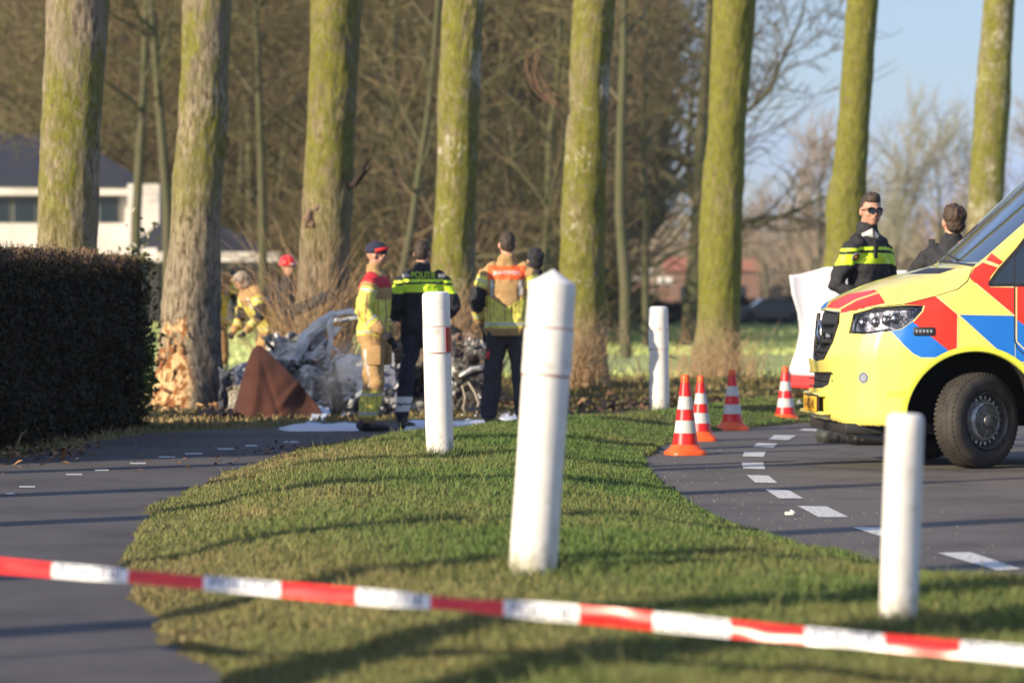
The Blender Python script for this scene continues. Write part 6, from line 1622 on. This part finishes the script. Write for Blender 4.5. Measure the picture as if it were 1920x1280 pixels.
sheetpanel('torn_lining', [(425,728),(472,706),(470,770),(430,772)], crumple_mat('lining', (.30, .26, .20), (.16, .14, .11), (.42, .38, .30)), .05, dy=(-.2,) * 4, seed=26, n=10)
# wheel hubs, engine, springs, hoses, wires
for (px, py, r) in [(880, 748, .27), (610, 752, .27)]:
    q = W(px, py, -.05); w = MB().lathe([(.10, -.09), (r * .62, -.10), (r * .72, -.05), (r * .7, .05), (r * .6, .10), (.10, .06), (.06, .09), (0, .09)], 26, M=Matrix.Translation(q) @ Matrix.Rotation(R(100), 4, 'X')).obj('burnt_wheel', M_CHARM, wk, smooth=False)
mb = MB()
for i in range(16): mb.box(W(505 + 80 * rg.random(), 650 + 90 * rg.random(), -.12 + .2 * rg.random()), (.05 + .14 * rg.random(), .08, .04 + .09 * rg.random()), rot=Matrix.Rotation(rg.normal(), 3, 'Y') @ Matrix.Rotation(rg.normal(), 3, 'X'), bev=.01)
mb.obj('engine_block', M_ASH, wk, smooth=False)
mb = MB(); pts_ = [W(878, 716, -.25), W(890, 735, -.28), W(897, 755, -.27), W(894, 775, -.25), W(890, 785, -.25)]; mb.tube(pts_, .010, 8); mb.tube([W(866, 722, -.25), W(872, 745, -.27), W(868, 765, -.27), W(876, 782, -.25)], .008, 8); mb.obj('pale_hose', mat('pale_hose', (.48, .42, .34), .8), wk)
mb = MB(); mb.tube([W(862, 706, -.22), W(884, 692, -.24), W(912, 688, -.24)], [.03, .035, .03], 8); mb.obj('bumper_beam', mat('light_metal', (.40, .42, .44), .45, metal=.5, col2=(.2, .2, .2), scale=12), wk)
for k in range(26):
    mb = MB(); x, y = 500 + 120 * rg.random(), 640 + 130 * rg.random() if k < 18 else 0
    if k >= 18: x, y = 850 + 75 * rg.random(), 705 + 80 * rg.random()
    p = W(x, y, -.15 + .1 * rg.random()); pp = [p]
    for i in range(6): p = p + Vector((rg.normal() * .05, rg.normal() * .03, rg.normal() * .045)); pp.append(p)
    mb.tube(pp, .006 + .007 * rg.random(), 6); mb.obj('bent_wire', (M_ASHW if k % 3 else M_CHARM), wk)
# loose shards heaped round the wreck
def shards(name, n, boxpx, dyr, size, mats_, par, ymin=None):
    mb = MB()
    for i in range(n):
        x = boxpx[0] + (boxpx[2] - boxpx[0]) * rg.random(); y = boxpx[1] + (boxpx[3] - boxpx[1]) * rg.random() ** .7
        c = W(x, y, dyr[0] + (dyr[1] - dyr[0]) * rg.random()); s = size * (.4 + rg.random()); u = Vector(rg.normal(size=3)).normalized(); v = u.orthogonal().normalized()
        w = u.cross(v); a = v * s + w * s * rg.normal() * .4; b = w * s * .6 + v * s * rg.normal() * .4; cc = u * s * .25
        mb.add([c - a, c + b * .8, c + a, c - b + cc, c + cc * 1.3], [(0, 1, 4), (1, 2, 4), (2, 3, 4), (3, 0, 4), (3, 2, 1, 0)], int(rg.integers(len(mats_))))
    return mb.obj(name, mats_, par, smooth=False)
shards('crumpled_scrap', 480, (490, 636, 620, 785), (-.25, .4), .065, (M_ASH, M_CHARM, M_ASHW, M_ASH), wk)['kind'] = 'stuff'
shards('crumpled_scrap', 380, (600, 680, 760, 792), (-.2, .5), .055, (M_ASH, M_CHARM, M_ASHW, M_CHARM), wk)['kind'] = 'stuff'
shards('crumpled_scrap', 420, (842, 620, 925, 792), (-.3, .3), .05, (M_RUST, M_CHARM, M_ASH, M_RUST), wk)['kind'] = 'stuff'
dn = shards('wreck_debris', 150, (400, 770, 1080, 792), (-1.0, .3), .035, (M_ASH, M_CHARM, M_ASHW, M_FOAM), None); dn.location = (WX, WY, 0)
co = np.array([v.co[:] for v in dn.data.vertices]); tag(dn, 'small burnt fragments strewn on the ground round the wreck', 'debris', kind='stuff')
# brown blanket hung over the wreck's front like a tent
bl = []; NU, NV = 60, 40; BD = 34.9
for j in range(NV + 1):
    v = j / NV
    xl = np.interp(v, [0, .06, .2, .45, .75, 1], [482, 474, 467, 456, 444, 430]); xr = np.interp(v, [0, .06, .2, .45, .6, .8, 1], [490, 500, 520, 556, 572, 598, 616])
    ridge_ = np.interp(v, [0, .5, 1], [.45, .30, .22])
    for i in range(NU + 1):
        u = i / NU; px = xl + (xr - xl) * u; yy = 648 + 141 * v + 5 * math.exp(-((u - .5) / .3) ** 2) * v
        q = P(px, yy, BD); w_ = np.array([[q.x * 2.1, q.z * 1.6, 4.0]])
        d_ = (abs(u - ridge_) / (ridge_ if u < ridge_ else 1 - ridge_))
        q.y += -.30 * v * (1 - d_ ** 1.3) - .03 + .09 * float(fbm(w_, 3, 21)[0]) * min(1, v * 3)
        fx, fy = (px - 548) / 10., (yy - 728 - (px - 548) * .55) / 15.
        q.y += .06 * math.exp(-((px - 560 + (yy - 735) * .8) / 7.) ** 2 - ((yy - 735) / 22.) ** 2) - .05 * math.exp(-((px - 549 + (yy - 735) * .8) / 8.) ** 2 - ((yy - 735) / 26.) ** 2)
        q.y += .035 * math.exp(-((px - 500 - (yy - 700) * .35) / 6.) ** 2) * v
        if v > .9: q.y += -.05 * (v - .9) * 10 * math.sin(px * .35) ; q.z = max(q.z, .012 + .02 * abs(math.sin(px * .21)))
        bl.append(q)
fs_ = [(j * (NU + 1) + i, j * (NU + 1) + i + 1, (j + 1) * (NU + 1) + i + 1, (j + 1) * (NU + 1) + i) for j in range(NV) for i in range(NU)]
me = npmesh('brown_blanket', bl, fs_, (mat('brown_blanket', (.072, .022, .013), .95, col2=(.055, .017, .011), scale=5, bump=.004, sheen=.1),)); bm = bmesh.new(); bm.from_mesh(me); bmesh.ops.solidify(bm, geom=list(bm.faces), thickness=.01); bm.to_mesh(me); bm.free()
tag(link('brown_blanket', me), 'rust brown blanket draped in a peak over the front of the wreck', 'blanket')
# blanket's flat tail on the ground
mb = MB(); vs_ = []
for j in range(5):
    for i in range(20):
        px = 372 + 75 * i / 19; x, y = G(px, 781 + j * 2.4); vs_.append((x, y, .10 + .02 * math.sin(i * 1.3 + j) + float(ground_z(np.array([x]), np.array([y]))[0]) - .05))
me = mb.add(vs_, [(j * 20 + i, j * 20 + i + 1, (j + 1) * 20 + i + 1, (j + 1) * 20 + i) for j in range(4) for i in range(19)]).mesh('rag', (MATS['brown_blanket'],)); tag(link('brown_rag', me), 'flat reddish brown rag lying between the torn tree and the blanket', 'cloth')
# foam and shade-tinted white sheeting on the path
def foam(px0, px1, py0, py1, lab, seed, h=.03):
    nx, ny = 60, 14; vs_ = []
    for j in range(ny + 1):
        for i in range(nx + 1):
            px = px0 + (px1 - px0) * i / nx; py = py0 + (py1 - py0) * j / ny; x, y = G(px, py)
            e = min(i, nx - i) / nx * 8; e2 = min(j, ny - j) / ny * 5; z = h * min(1, e) * min(1, e2) * (1.0 + .6 * fbm(np.array([[x * 5, y * 5, 0]]), 3, seed)[0]) - .004
            x += .06 * fbm(np.array([[x * 2, y * 3, 3]]), 2, seed + 2)[0]; y += .25 * fbm(np.array([[x * 2.2, y * 2, 7]]), 3, seed + 3)[0]; vs_.append((x, y, z + .004))
    fs_ = [(j * (nx + 1) + i, j * (nx + 1) + i + 1, (j + 1) * (nx + 1) + i + 1, (j + 1) * (nx + 1) + i) for j in range(ny) for i in range(nx)]
    tag(link('foam_patch', npmesh('foam_patch', vs_, fs_, (M_FOAM,))), lab, 'foam', 'patches of white foam on the path', 'stuff')
foam(528, 668, 794, 807, 'pale foam patch tinted with the blue of shade in front of the brown blanket', 3); foam(758, 806, 790, 808, 'pale foam patch between the police officer and the post', 5); foam(842, 948, 790, 805, 'pale foam patch at the feet of the tan firefighter', 7); foam(940, 985, 758, 800, 'grey blue sheet edge behind the right boot', 9)
foam(585, 622, 745, 795, 'white lump of foam beside the blanket foot', 11, .12)
# thin smoke
m = bpy.data.materials.new('smoke'); m.use_nodes = True; n, l = m.node_tree.nodes, m.node_tree.links; n.clear()
o_ = n.new('ShaderNodeOutputMaterial'); vo = n.new('ShaderNodeVolumePrincipled'); vo.inputs['Color'].default_value = (.75, .75, .78, 1)
tcn = n.new('ShaderNodeTexCoord'); no = n.new('ShaderNodeTexNoise'); no.inputs['Scale'].default_value = 1.6; no.inputs['Detail'].default_value = 4
gr_ = n.new('ShaderNodeTexGradient'); gr_.gradient_type = 'SPHERICAL'; mm = n.new('ShaderNodeMath'); mm.operation = 'MULTIPLY'; m2_ = n.new('ShaderNodeMapRange'); m2_.inputs['From Min'].default_value = .4; m2_.inputs['From Max'].default_value = .7; m2_.inputs['To Max'].default_value = 3.2
l.new(tcn.outputs['Object'], no.inputs['Vector']); l.new(tcn.outputs['Object'], gr_.inputs['Vector']); l.new(no.outputs['Fac'], m2_.inputs['Value']); l.new(gr_.outputs['Fac'], mm.inputs[0]); l.new(m2_.outputs['Result'], mm.inputs[1]); l.new(mm.outputs[0], vo.inputs['Density']); l.new(vo.outputs[0], o_.inputs['Volume'])
mb = MB().ball((0, 0, 0), 1, seg=20, rings=12); sm = mb.obj('smoke', m); sm.location = P(632, 700, 35.6); sm.scale = (.42, .35, .48); tag(sm, 'faint grey smoke rising from the burnt wreck', 'smoke', kind='stuff')
# dead branch hanging dark by the third tree, bark slab leaning
o = link('dark_branch', segs_mesh('dark_branch', [(*P(640, 362, 38.9), *P(668, 340, 38.8), .03, .035), (*P(668, 340, 38.8), *P(688, 300, 38.8), .055, .015), (*P(664, 348, 38.8), *P(684, 318, 38.7), .04, .01), (*P(668, 342, 38.8), *P(696, 312, 38.7), .035, .008)], mat('dead_wood', (.028, .018, .012), .9), 6)); tag(o, 'short dark dead branch sticking out right of the reed wrapped tree', 'branch')
sl = MB().box((0, 0, 0), (.52, .04, .13), rot=Matrix.Rotation(R(-24), 3, 'Y'), bev=.015).obj('bark_slab', M_CHARM); sl.location = P(585, 568, 38.4); tag(sl, 'dark slab of bark leaning among the reeds above the wreck', 'bark')
# ------------------------------------------------------------------ air
hb = MB().box((0, 600, 14.5), (1400, 1240, 32)).obj('haze', None or mat('haze_tmp', (1, 1, 1)), smooth=False)
m = bpy.data.materials.new('air'); m.use_nodes = True; n, l = m.node_tree.nodes, m.node_tree.links; n.clear()
o_ = n.new('ShaderNodeOutputMaterial'); vo = n.new('ShaderNodeVolumePrincipled'); vo.inputs['Color'].default_value = (.86, .90, 1, 1); vo.inputs['Density'].default_value = .00026; vo.inputs['Anisotropy'].default_value = .3
l.new(vo.outputs[0], o_.inputs['Volume']); hb.data.materials.clear(); hb.data.materials.append(m); hb['kind'] = 'stuff'
S.cycles.volume_bounces = 0
